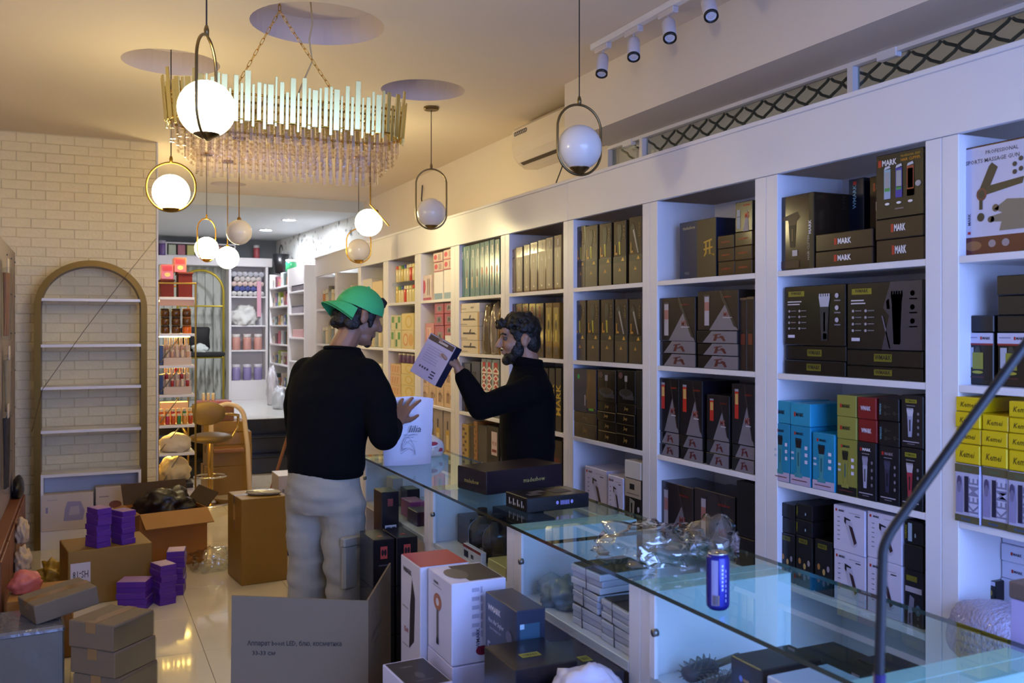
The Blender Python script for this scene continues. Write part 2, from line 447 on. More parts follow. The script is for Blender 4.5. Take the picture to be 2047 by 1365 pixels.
def f_gun(P):
    P.r(0, 0, 1, .16, '#5a1712'); P.r(0, .16, 1, .99, '#c9c6d8'); P.e(.16, .08, .12, .045, '#8a5a34'); P.e(.42, .09, .05, .035, '#9a8a90'); P.e(.6, .09, .05, .035, '#9a8a90')
    P.t(.55, .93, .035, 'PROFESSIONAL', '#4a4658', maxw=.55); P.t(.42, .86, .038, 'SPORTS MASSAGE GUN', '#4a4658', maxw=.75)
    P.p([(.22, .55), (.32, .5), (.5, .78), (.42, .83), (.38, .8)], '#2a211f'); P.p([(.33, .54), (.82, .60), (.84, .66), (.36, .62)], '#33291f')
    P.e(.28, .55, .07, .06, '#6b2d22'); P.e(.28, .55, .045, .042, '#241d1c'); P.r(.25, .41, .295, .5, '#1d1818'); P.e(.27, .34, .05, .04, '#1d1818')
    for x, y in ((.72, .78), (.8, .82), (.72, .71), (.8, .73), (.87, .7)): P.e(x, y, .03, .022, '#2a2430')
    P.p([(.45, .40), (.62, .48), (.9, .46), (1, .4), (1, .2), (.52, .2), (.55, .28), (.4, .29), (.42, .34), (.56, .36)], '#7c7061')
    P.e(.47, .41, .045, .035, '#5d4c3d'); P.e(.41, .31, .045, .03, '#4a3b30'); P.t(.11, .33, .03, 'MARK', '#4a3640', rot=90); P.r(.09, .19, .13, .215, RED)
design('gun', '#4a1410', 'white and red massage gun box', f_gun, .2, .25)
def f_shaver(P):
    P.r(0, .80, 1, 1, '#c9c4d8'); P.r(0, .765, 1, .80, '#8f2522'); P.r(.06, .9, .45, .92, '#8b86a8'); wmark(P, .74, .9, .05, .3, '#2a2530')
    P.r(.1, .33, .32, .72, '#aeb0bd'); P.r(.28, .3, .66, .62, '#8f8d2c'); P.p([(.34, .62), (.58, .62), (.52, .74), (.4, .74)], '#3a3a30'); P.e(.46, .24, .2, .03, '#a8a030'); P.r(.18, .13, .7, .16, '#4a2424')
design('shaver', '#17130f', 'black box with yellow foil shaver', f_shaver, .3, .2)
design('black', '#141214', 'plain black box', None, .35, .2)
def f_kmy(P): P.t(.5, .5, .34, 'Kemei', '#5c4a06', maxw=.62, shear=.25); P.r(.02, .02, .98, .05, '#857306')
design('km_yellow', '#dcbc00', 'small yellow box', f_kmy, .4, .2)
def f_kmw(P):
    P.r(0, 0, 1, .12, '#5e5636'); P.r(0, .86, 1, 1, '#5e5636'); P.t(.5, .93, .05, 'Kemei', '#3f6a50', maxw=.5); P.t(.45, .06, .05, 'Kemei', '#2a5a9a', maxw=.45)
    P.p([(.05, .16), (.32, .16), (.34, .5), (.3, .78), (.1, .78), (.06, .5)], '#8f88b0'); P.e(.18, .68, .1, .12, '#4e4668'); P.e(.18, .6, .08, .1, '#77708f')
    P.r(.4, .18, .56, .8, '#241f38'); P.r(.6, .14, .94, .84, '#c2c0d8'); P.t(.77, .48, .2, 'KEME', '#7f7c98', rot=90, maxw=.6)
design('km_white', '#b9b5cf', 'lilac trimmer box with portrait', f_kmw, .35, .2)
def f_wwp(P): wmark(P, .5, .5, .16, .3, '#4a4458')
design('wm_whiteplain', '#d8d4e4', 'flat white box', f_wwp, .4, .15)
def f_wbr(P): P.r(0, .93, 1, 1, '#c9c4d8'); P.p([(.2, .1), (.8, .1), (.9, .8), (.5, .9)], '#2b2320'); P.e(.6, .8, .15, .05, '#9a8030')
design('wm_blackred', '#191315', 'black box with white top strip', f_wbr)
def f_wmtall(P):
    P.r(.88, 0, 1, 1, '#0d0b0c'); P.t(.90, .55, .05, 'MARK', WHT, rot=90, maxw=.25); P.t(.86, .28, .04, 'HAIR CLIPPER', '#9a8f88', rot=90, maxw=.45)
    P.p([(.1, .72), (.55, .78), (.62, .7), (.55, .66), (.12, .68)], '#4a3c2a'); clip_shape(P, .4, .3, .72, .22, '#241a12', '#5a4a30', '#6b5a3a'); P.r(.4, .18, .55, .26, '#b8b0b0'); P.r(.05, .02, .6, .12, '#3a1d12')
design('wm_tall', '#33261a', 'glossy brown clipper box', f_wmtall, .12, .22)
def f_wmlow(P): wmark(P, .5, .52, .34, .26)
design('wm_low', '#2a1c15', 'flat dark brown box', f_wmlow, .18, .15)
def f_trio(P):
    wmark(P, .26, .87, .09, .34); P.t(.74, .93, .035, 'PROFESSIONAL SERIES', '#b08a20', maxw=.4); P.t(.74, .87, .045, 'HAIR CLIPPER', '#c98a18', maxw=.4)
    for x, c1, c2 in ((.25, '#8fb4c9', '#9fb0cf'), (.5, '#2a2f9a', '#2f2aa0'), (.74, '#9a3a2a', '#a53a22')):
        P.r(x - .07, .3, x + .07, .76, c1); P.r(x - .055, .46, x + .055, .72, '#9aa0a8'); P.r(x - .055, .42, x + .055, .47, '#3f9a4a'); P.r(x - .07, .3, x + .07, .4, c2); P.p([(x - .07, .76), (x + .07, .78), (x + .05, .82), (x - .05, .8)], '#c8ccd8'); P.e(x, .22, .05, .02, WHT)
    P.e(.9, .47, .06, .045, '#a8a8b4'); P.r(.42, .12, .6, .14, '#77707c')
design('wm_trio', '#120e12', 'black box showing three coloured clippers', f_trio, .3, .24)
def f_vglow(P): P.r(.38, .3, .62, .78, '#6f6a14'); P.t(.5, .56, .3, 'WMARK', '#171410', maxw=.22, bold=.03)
design('vg_low', '#120e0d', 'long black box with yellow label', f_vglow, .28, .25)
def f_vg(P, gold):
    P.r(.06, .83, .34, .92, '#7f7a16'); P.t(.2, .885, .05, 'WMARK', '#171410', maxw=.26, bold=.03); lines(P, .05, .3, .73, 2, .045, .02, '#c9c2c8')
    for i in range(4):
        for x in (.06, .24): P.e(x + .02, .58 - i * .1, .018, .022, '#a09aa4'); P.r(x + .05, .575 - i * .1, x + .14, .59 - i * .1, '#6f6a74')
    P.r(.06, .12, .18, .17, '#c9c6dc')
    if gold: P.p([(.48, 0), (.58, .5), (.5, .62), (.6, 1), (1, 1), (1, 0)], '#34303f'); P.p([(.58, .02), (.48, .5), (.495, .5), (.6, .02)], '#6b6478')
    x = .68
    clip_shape(P, x, .08, .86, .15 if not gold else .13, '#1b2436' if not gold else '#8f8a70', '#b8b6c6' if not gold else '#2a2c48', '#0e1018')
    if not gold: P.r(x - .02, .1, x + .04, .2, '#a8a8b0')
    else: P.r(x - .03, .1, x + .05, .3, '#15151c'); P.p([(x - .13, .6), (x - .09, .6), (x - .1, .75), (x - .14, .72)], '#9a946c')
    for i in range(3): P.e(.88, .82 - i * .2, .03, .04, '#b4b0c0'); P.r(.84, .73 - i * .2, .94, .75 - i * .2, '#77727f')
design('vg_clip1', '#150f0e', 'large black box with dark clipper', lambda P: f_vg(P, False), .25, .25)
design('vg_clip2', '#131012', 'large black box with gold clipper', lambda P: f_vg(P, True), .25, .25)
def f_teal(P, bg='#1f86ab', bot='#b9aac4', cl='#3f8f9a', hd='#16161c'):
    P.r(0, 0, 1, .16, bot); wmark(P, .45, .88, .045, .4, '#16222c'); clip_shape(P, .42, .2, .80, .26, cl, hd, '#27606a'); P.r(.24, .13, .62, .2, cl)
    for i in range(3): P.r(.74, .62 - i * .12, .88, .68 - i * .12, '#d5cfe4')
    for i in range(2): P.r(.06, .52 - i * .1, .2, .56 - i * .1, '#b9c4d4')
    P.r(.1, .07, .85, .085, '#6b2d30')
design('teal', '#1f86ab', 'turquoise clipper box', f_teal, .3, .2)
def f_teallow(P): wmark(P, .45, .5, .17, .42, '#16222c')
design('teal_low', '#2a94b6', 'turquoise box lying flat', f_teallow, .3, .2)
design('lime', '#8d8a3c', 'olive green clipper box', lambda P: f_teal(P, bot='#0e0d0e', cl='#8d8a3c', hd='#17150f'), .25, .2)
def f_limelow(P): wmark(P, .45, .5, .16, .45, '#2a2614')
design('lime_low', '#918e40', 'olive green box lying flat', f_limelow, .25, .2)
def f_redlow(P): P.t(.45, .5, .2, 'WMARK', '#d8d0e0', maxw=.55, bold=.03)
design('red_low', '#7c1b1b', 'dark red box lying flat', f_redlow, .3, .2)
def f_clip(P, body, head, brand=WHT, yel=False):
    if yel: P.r(.2, .86, .72, .93, '#8f8a1c'); P.t(.46, .895, .045, 'WMARK', '#171410', maxw=.45)
    else: wmark(P, .45, .88, .05, .5, brand)
    P.r(.25, .8, .65, .812, '#8f8a94'); clip_shape(P, .42, .2, .76, .26, body, head, '#0d0d12')
    for i in range(4): P.e(.8, .66 - i * .13, .05, .03, '#77727f')
    P.r(.1, .1, .85, .118, '#a8a2b0'); P.r(.3, .06, .65, .075, '#77727f')
design('wm_silver', '#1a171d', 'black box with silver trimmer', lambda P: f_clip(P, '#a8a8c0', '#8f8fa8'), .3, .2)
design('wm_darkclip', '#15131a', 'black box with dark trimmer', lambda P: f_clip(P, '#2a2a44', '#3a3a55', '#8f7f88'), .3, .2)
design('wm_redclip', '#120f14', 'black box with red clipper', lambda P: f_clip(P, '#9c2a3c', '#b8b0bc', yel=True), .3, .2)
design('wm_greyclip', '#17131a', 'black box with silver grey clipper', lambda P: f_clip(P, '#a2a2bc', '#c0bfd0', yel=True), .3, .2)
def f_darklow(P):
    P.t(.1, .5, .1, 'WMARK', '#77aab8', rot=90, maxw=.7)
    for x, y in ((.35, .62), (.35, .3), (.8, .35)): P.e(x, y, .05, .07, '#5a5a44'); P.e(x, y, .035, .05, '#100e14'); P.r(x + .08, y - .01, x + .25, y + .01, '#4a464c')
design('dark_low', '#100e14', 'black box lying flat with icons', f_darklow, .3, .2)
def f_vgs(P):
    P.r(.2, .86, .72, .95, '#6f6a14'); P.t(.46, .905, .06, 'WMARK', '#171410', maxw=.45)
    for x, y, c_ in ((.25, .5, '#b07a3a'), (.55, .42, '#b89a5a'), (.8, .5, '#8f8a94'), (.25, .25, '#a86a2a'), (.55, .2, '#77727f'), (.8, .25, '#77727f')): P.e(x, y, .08, .06, c_)
design('vg_small', '#12100f', 'small black box with round pictures', f_vgs, .3, .2)
def f_vgside(P): P.t(.08, .5, .12, 'WMARK', '#8f8a1c', rot=90, maxw=.8); P.r(.2, .12, .42, .9, '#9ab0c8') if random.random() < .6 else None; P.e(.6, .4, .04, .1, '#8fa8b8')
design('vg_side', '#100e11', 'black box lying on its side', f_vgside, .3, .2)
def f_ww(P):
    wmark(P, .24, .9, .045, .28, '#221d2a'); P.r(.5, .885, .85, .893, '#77727f'); P.r(.7, .83, .86, .85, '#221d2a')
    P.p([(.42, .72), (.60, .68), (.78, .22), (.70, .14), (.62, .16), (.38, .62)], '#b8b4c8'); P.p([(.5, .62), (.62, .58), (.76, .26), (.68, .2)], '#3a2228'); P.p([(.36, .78), (.56, .74), (.56, .71), (.42, .72), (.42, .62), (.36, .66)], '#221d2a')
    for i in range(6): P.r(.14, .74 - i * .1, .22, .755 - i * .1, '#5d5868')
design('wm_white', '#cfcadf', 'white trimmer box with dark trimmer', f_ww, .35, .2)
def f_dp(P): P.r(.1, .8, .7, .9, '#6f6a14'); P.r(.05, .6, .95, .7, '#a8a4b4'); P.p([(.2, .2), (.5, .25), (.55, .5), (.3, .55)], '#77768a'); P.e(.75, .3, .15, .1, '#4a6a78')
design('dark_photo', '#14131a', 'black box with grey photo print', f_dp)
def f_navy(P):
    P.r(.5, 0, 1, 1, '#3a2a14'); P.t(.27, .9, .06, 'madeshow', '#b8ae8a', maxw=.4); P.t(.22, .1, .05, 'RRJS', '#7d7f88', maxw=.3)
    for a in ([(.68, .62), (.9, .66), (.9, .63), (.68, .59)], [(.72, .6), (.76, .6), (.76, .42), (.70, .36), (.68, .38), (.72, .44)], [(.82, .62), (.86, .62), (.86, .42), (.96, .36), (.96, .4), (.82, .4)], [(.68, .5), (.92, .53), (.92, .5), (.68, .47)]): P.p(a, '#b8922a')
design('navy', '#1c2748', 'tall navy and brown box', f_navy, .3, .12)
def f_msg(P): P.t(.5, .5, .17, 'madeshow', '#b03a1c', maxw=.55)
design('ms_gold', '#4c3a20', 'small glossy bronze box', f_msg, .1, .2)
def f_mst(P):
    P.p([(.45, 0), (.72, .75), (.80, 0)], '#8a8490'); P.t(.68, .88, .08, 'madeshow', '#c23a1c', maxw=.4); P.t(.7, .52, .2, 'M5', '#d8481c', maxw=.25); P.r(.1, .1, .3, .75, '#8f93a4'); P.r(.1, .5, .3, .52, '#2a2630')
design('ms_tri', '#1c1512', 'black box with red figures', f_mst, .2, .2)
def f_m5(P, red=False):
    P.p([(.3, 0), (.7, .66), (1, 0)], '#77727c'); P.p([(.55, 1), (.6, 1), (.98, .06), (.9, .1), (.7, .62), (.62, .74)], '#2a2224'); P.t(.72, .4, .12, 'M5', '#8f3a34', maxw=.22); P.r(.64, .31, .86, .325, '#c8c2cc')
    if red: P.r(.15, .42, .32, .88, '#b8281c'); P.r(.17, .66, .3, .84, '#c8a860'); P.r(.15, .88, .32, .92, '#8f93a4')
    else: P.r(.18, .12, .3, .86, '#a8a2b0'); P.r(.18, .5, .3, .72, '#a06a64'); P.r(.16, .86, .32, .9, '#2a2630')
    P.t(.76, .84, .05, 'madeshow', '#8f2a1c', maxw=.3)
design('tri_m5', '#2b2220', 'black trimmer box with grey triangle', f_m5, .25, .2)
design('tri_red', '#16131a', 'black box with red trimmer', lambda P: f_m5(P, True), .3, .2)
def f_trl(P):
    P.p([(.15, .02), (.38, .98), (1, .98), (1, .02)], '#77727c')
    for a in ([(.42, .7), (.62, .8), (.62, .72), (.42, .62)], [(.48, .75), (.54, .75), (.5, .2), (.42, .15)], [(.58, .6), (.66, .62), (.74, .2), (.68, .15)], [(.45, .45), (.7, .55), (.7, .47), (.45, .37)]): P.p(a, '#5a1d20')
design('tri_low', '#1e1917', 'flat black box with grey wedge', f_trl, .22, .2)
def f_bv(P): P.r(.2, .35, .8, .5, '#6a2a1c'); P.r(0, .97, 1, 1, '#5a4634')
design('brown_v', '#332823', 'narrow upright brown box', f_bv, .2, .2)
def f_gift(P, tilt=False):
    P.r(0, .335, 1, .43, '#221a14'); P.r(0, 0, 1, .335, '#453726')
    if tilt:
        P.p([(.12, .84), (.3, .92), (.42, .88), (.85, .45), (.7, .45), (.25, .8)], '#17151a'); P.p([(.3, .8), (.4, .82), (.75, .45), (.68, .45)], '#8f8a90')
    else:
        P.p([(.34, .93), (.6, .93), (.66, .82), (.55, .62), (.4, .62), (.3, .82)], '#17141a'); P.p([(.42, .66), (.54, .66), (.56, .46), (.46, .46)], '#a8a020')
    P.r(.12, .46, .2, .62, '#b07a1c'); P.r(.12, .46, .34, .495, '#b07a1c'); P.t(.84, .8, .05, 'LEDINI', '#6b552c', rot=90, maxw=.25)
    P.p([(.62, .355), (.86, .355), (.78, .41), (.72, .41)], '#c79a34'); P.p([(.4, .2), (.62, .2), (.51, .26)], '#b98a2c')
design('gift', '#3a2f20', 'tall bronze styler gift box', f_gift, .2, .2)
design('gift_t', '#3b3022', 'tall bronze box with slanting clipper', lambda P: f_gift(P, True), .2, .2)
def f_jol(P): P.t(.5, .52, .34, 'Jeep', '#9a7a3a', maxw=.22, shear=.2)
design('jo_low', '#231b14', 'flat brown box with gold word', f_jol, .22, .2)
def f_joc(P): P.r(.3, .12, .94, .25, '#2a2a34'); P.e(.5, .3, .4, .14, '#3a3a46'); P.e(.5, .33, .34, .1, '#15131a'); P.r(.45, .2, .55, .72, '#0e0d12'); P.r(.43, .66, .58, .84, '#8f8a94'); P.e(.2, .84, .12, .1, '#4a2a34')
design('jo_clip', '#15110f', 'black box with trimmer on dish', f_joc, .25, .2)
def f_sp(P): P.r(.6, .1, 1, 1, '#5a4020'); P.r(0, 0, .6, 1, '#1a2340'); P.e(.22, .82, .06, .06, '#1fa050'); P.p([(.55, .3), (.62, .3), (.78, .9), (.66, .9)], '#6a4a20'); P.r(.68, .05, .9, .1, '#58a82a'); P.r(.5, .15, .54, .4, '#a8a2b0')
design('space', '#161c34', 'navy box with gold streak', f_sp, .25, .18)
def f_sw(P): P.r(0, .62, 1, 1, '#b8a890'); P.r(.3, .78, .6, .9, '#17151a'); P.r(.1, .68, .9, .7, '#77706a'); P.p([(.3, .1), (.55, .1), (.62, .55), (.3, .6)], '#8f8a7a'); P.p([(.38, .2), (.46, .2), (.48, .5), (.38, .5)], '#17151a'); P.e(.85, .4, .07, .06, '#a8a2b0')
design('wm_silverw', '#1f1b1c', 'half white half black clipper box', f_sw)
design('white', '#d6cfc6', 'plain white box', None, .45, .12)
design('creambox', '#dcc79c', 'cream coloured box', None, .45, .2)
def f_cb(P): P.r(.05, .03, .95, .78, '#8d7a5c'); P.p([(.35, .1), (.6, .1), (.62, .62), (.5, .75), (.38, .6)], '#b9a68a'); P.r(.46, .12, .54, .6, '#5a4a38'); P.t(.55, .88, .05, 'MARK', '#efe6d8', rot=90, maxw=.12); P.e(.5, .1, .1, .02, '#d8c8a8')
design('clear_brown', '#7d6a50', 'glossy taupe styler box', f_cb, .1, .2)
def f_dpn(P): P.t(.5, .85, .08, 'MOOD', '#a83a2a', rot=90, maxw=.2); P.r(.35, .2, .6, .7, '#5a4a34'); P.p([(.3, .1), (.7, .1), (.6, .3), (.4, .3)], '#2a2018')
design('darkpen', '#3a2e24', 'narrow brown box with red word', f_dpn, .12, .2)
def f_gpn(P): P.r(.12, .3, .88, .92, '#8f7a24'); P.p([(.4, .3), (.6, .3), (.65, .8), (.35, .8)], '#c9b040'); P.r(.2, .06, .8, .2, '#5a4a34'); P.e(.5, .6, .12, .1, '#4a3c14')
design('goldpen', '#6b5424', 'narrow gold coloured box', f_gpn, .1, .2)
def f_bg(P): P.t(.5, .5, .16, 'MARK', '#c9a82c', rot=90, maxw=.5)
design('black_gold', '#17131a', 'tall black box with gold lettering', f_bg, .3, .2)
def f_brs(P): P.r(.2, .3, .8, .7, '#5a1d20'); P.t(.5, .5, .08, 'WMARK', '#c8c2cc', maxw=.5)
design('blackred_s', '#161114', 'black box with red panel', f_brs)
def f_tb(P, red): P.t(.62, .84, .045, 'MARK', '#eef0ea', rot=90, maxw=.16, bold=.04); P.p([(.35, .16), (.55, .16), (.6, .38), (.35, .38)], '#c8b088' if not red else '#4a4038'); P.e(.47, .46, .16, .08, '#5a5048' if not red else '#c0705a')
design('tealbrush', '#5d8078', 'slim teal hair brush box', lambda P: f_tb(P, False), .2, .2)
design('tealbrush2', '#527a76', 'slim teal box with red brush', lambda P: f_tb(P, True), .2, .2)
def f_cu(P): P.r(.18, .42, .78, .56, '#2a211c'); P.p([(.3, .56), (.8, .5), (.86, .42), (.3, .42)], '#3a2e28'); P.p([(.5, .56), (.56, .56), (.6, .8), (.54, .8)], '#2a211c'); P.r(.92, .0, 1, 1, '#c9a05a'); P.r(.05, .1, .4, .16, '#8f8478')
design('curler', '#dccdb4', 'cream curling iron box', f_cu, .4, .2)
def f_cul(P): P.r(.1, .3, .35, .45, '#a89c8c'); P.t(.65, .55, .3, 'curler', '#6b6054', maxw=.4); P.r(.0, .0, .1, 1, '#c9a05a')
design('curler_l', '#d8cdbc', 'slim cream box with small print', f_cul, .4, .2)
def f_wb(P): P.r(.1, .2, .5, .8, '#2a2624'); P.r(.6, .3, .9, .6, '#4a4440')
design('wrapblack', '#1d1916', 'film wrapped black box', f_wb, .1, .2)
def f_mood(P): P.r(.3, .05, .8, .95, '#b8281f'); P.t(.55, .6, .25, 'MOOD', '#efe6dc', rot=90, maxw=.55, bold=.03); P.r(0, .05, .22, .95, '#b9c4c0')
design('mood', '#7c8480', 'grey and red upright box', f_mood, .2, .2)
def f_pat(P):
    for i in range(9): P.r(.2 + .3 * (i % 2), .06 + i * .1, .5 + .3 * (i % 2), .12 + i * .1, '#5a4420')
design('patt', '#b99a4a', 'yellow patterned upright box', f_pat); design('patt2', '#a87a4a', 'orange brown patterned box', f_pat)
design('greyb', '#4c4a44', 'grey upright box', None, .2)
def f_bar(P): P.r(.4, .42, .9, .9, '#c8b8c0'); P.t(.65, .66, .1, '9018', '#7a1d28', maxw=.4); P.r(.45, .48, .85, .54, '#7a1d28')
design('barcode', '#181513', 'black box with red sticker', f_bar)
def f_pc(P): P.e(.25, .55, .18, .28, '#c0384a'); P.r(.6, .2, .66, .85, '#5a3a34'); P.r(.76, .2, .82, .85, '#5a3a34'); P.r(0, 0, 1, .1, '#b0485a')
design('pinkcard', '#e0c8ba', 'pale box with pink spot', f_pc, .15, .2)
def f_wg(P): P.r(.05, 0, .95, .22, '#8aa2b8')
design('whiteglare', '#efe8e2', 'glossy white box with blue base', f_wg, .08, .2)
def f_pb(P): P.r(.2, .1, .7, .85, '#e8b8a8'); P.r(.3, .2, .4, .8, '#c87a70')
design('pinkbox', '#d08478', 'pink upright box', f_pb, .25)
def f_rb(P): P.r(.3, .25, .8, .75, '#8f8480'); P.e(.55, .5, .12, .18, '#3a2e30')
design('redbox', '#b04a48', 'salmon red box', f_rb, .25)
def f_lo(P): P.r(.3, .2, .72, .62, '#a8876a'); P.e(.51, .62, .2, .08, '#8f6a4c'); P.r(.4, .68, .62, .8, '#c9a884'); P.r(.82, .4, .88, .6, '#4a3c2c')
design('lotion', '#dcbc94', 'cream box with bottle picture', f_lo, .35)
def f_pf(P): P.r(.3, .15, .7, .6, '#c9a850'); P.r(.42, .62, .58, .8, '#5a5058'); P.r(.36, .2, .64, .5, '#e0cc9c')
design('perfume', '#a89a90', 'perfume box with yellow bottle', f_pf, .3)
def f_gb(P): P.r(.1, .1, .4, .5, '#3a7a34'); P.r(.5, .5, .9, .9, '#5a9a3c'); P.r(.55, .1, .9, .4, '#d8d4a8')
design('greenbox', '#d8d0a4', 'cream and green box', f_gb, .4)
def f_ob(P): P.e(.35, .5, .22, .34, '#d8945a'); P.e(.35, .5, .15, .24, '#e0cc8c'); P.e(.8, .5, .2, .34, '#d8a85a')
design('orangebox', '#dcc88a', 'cream box with orange rings', f_ob, .4)
def f_yb(P): P.e(.6, .5, .3, .4, '#d8b84a'); P.e(.6, .5, .2, .28, '#e0cc8c')
design('yellowbox', '#e0cc86', 'pale yellow box', f_yb, .4)
def f_pe(P):
    for i in range(4): P.p([(.1 + i * .2, .2), (.2 + i * .2, .2), (.28 + i * .2, .8), (.16 + i * .2, .8)], '#d0945c')
design('peach', '#dcb884', 'peach striped flat box', f_pe, .4)

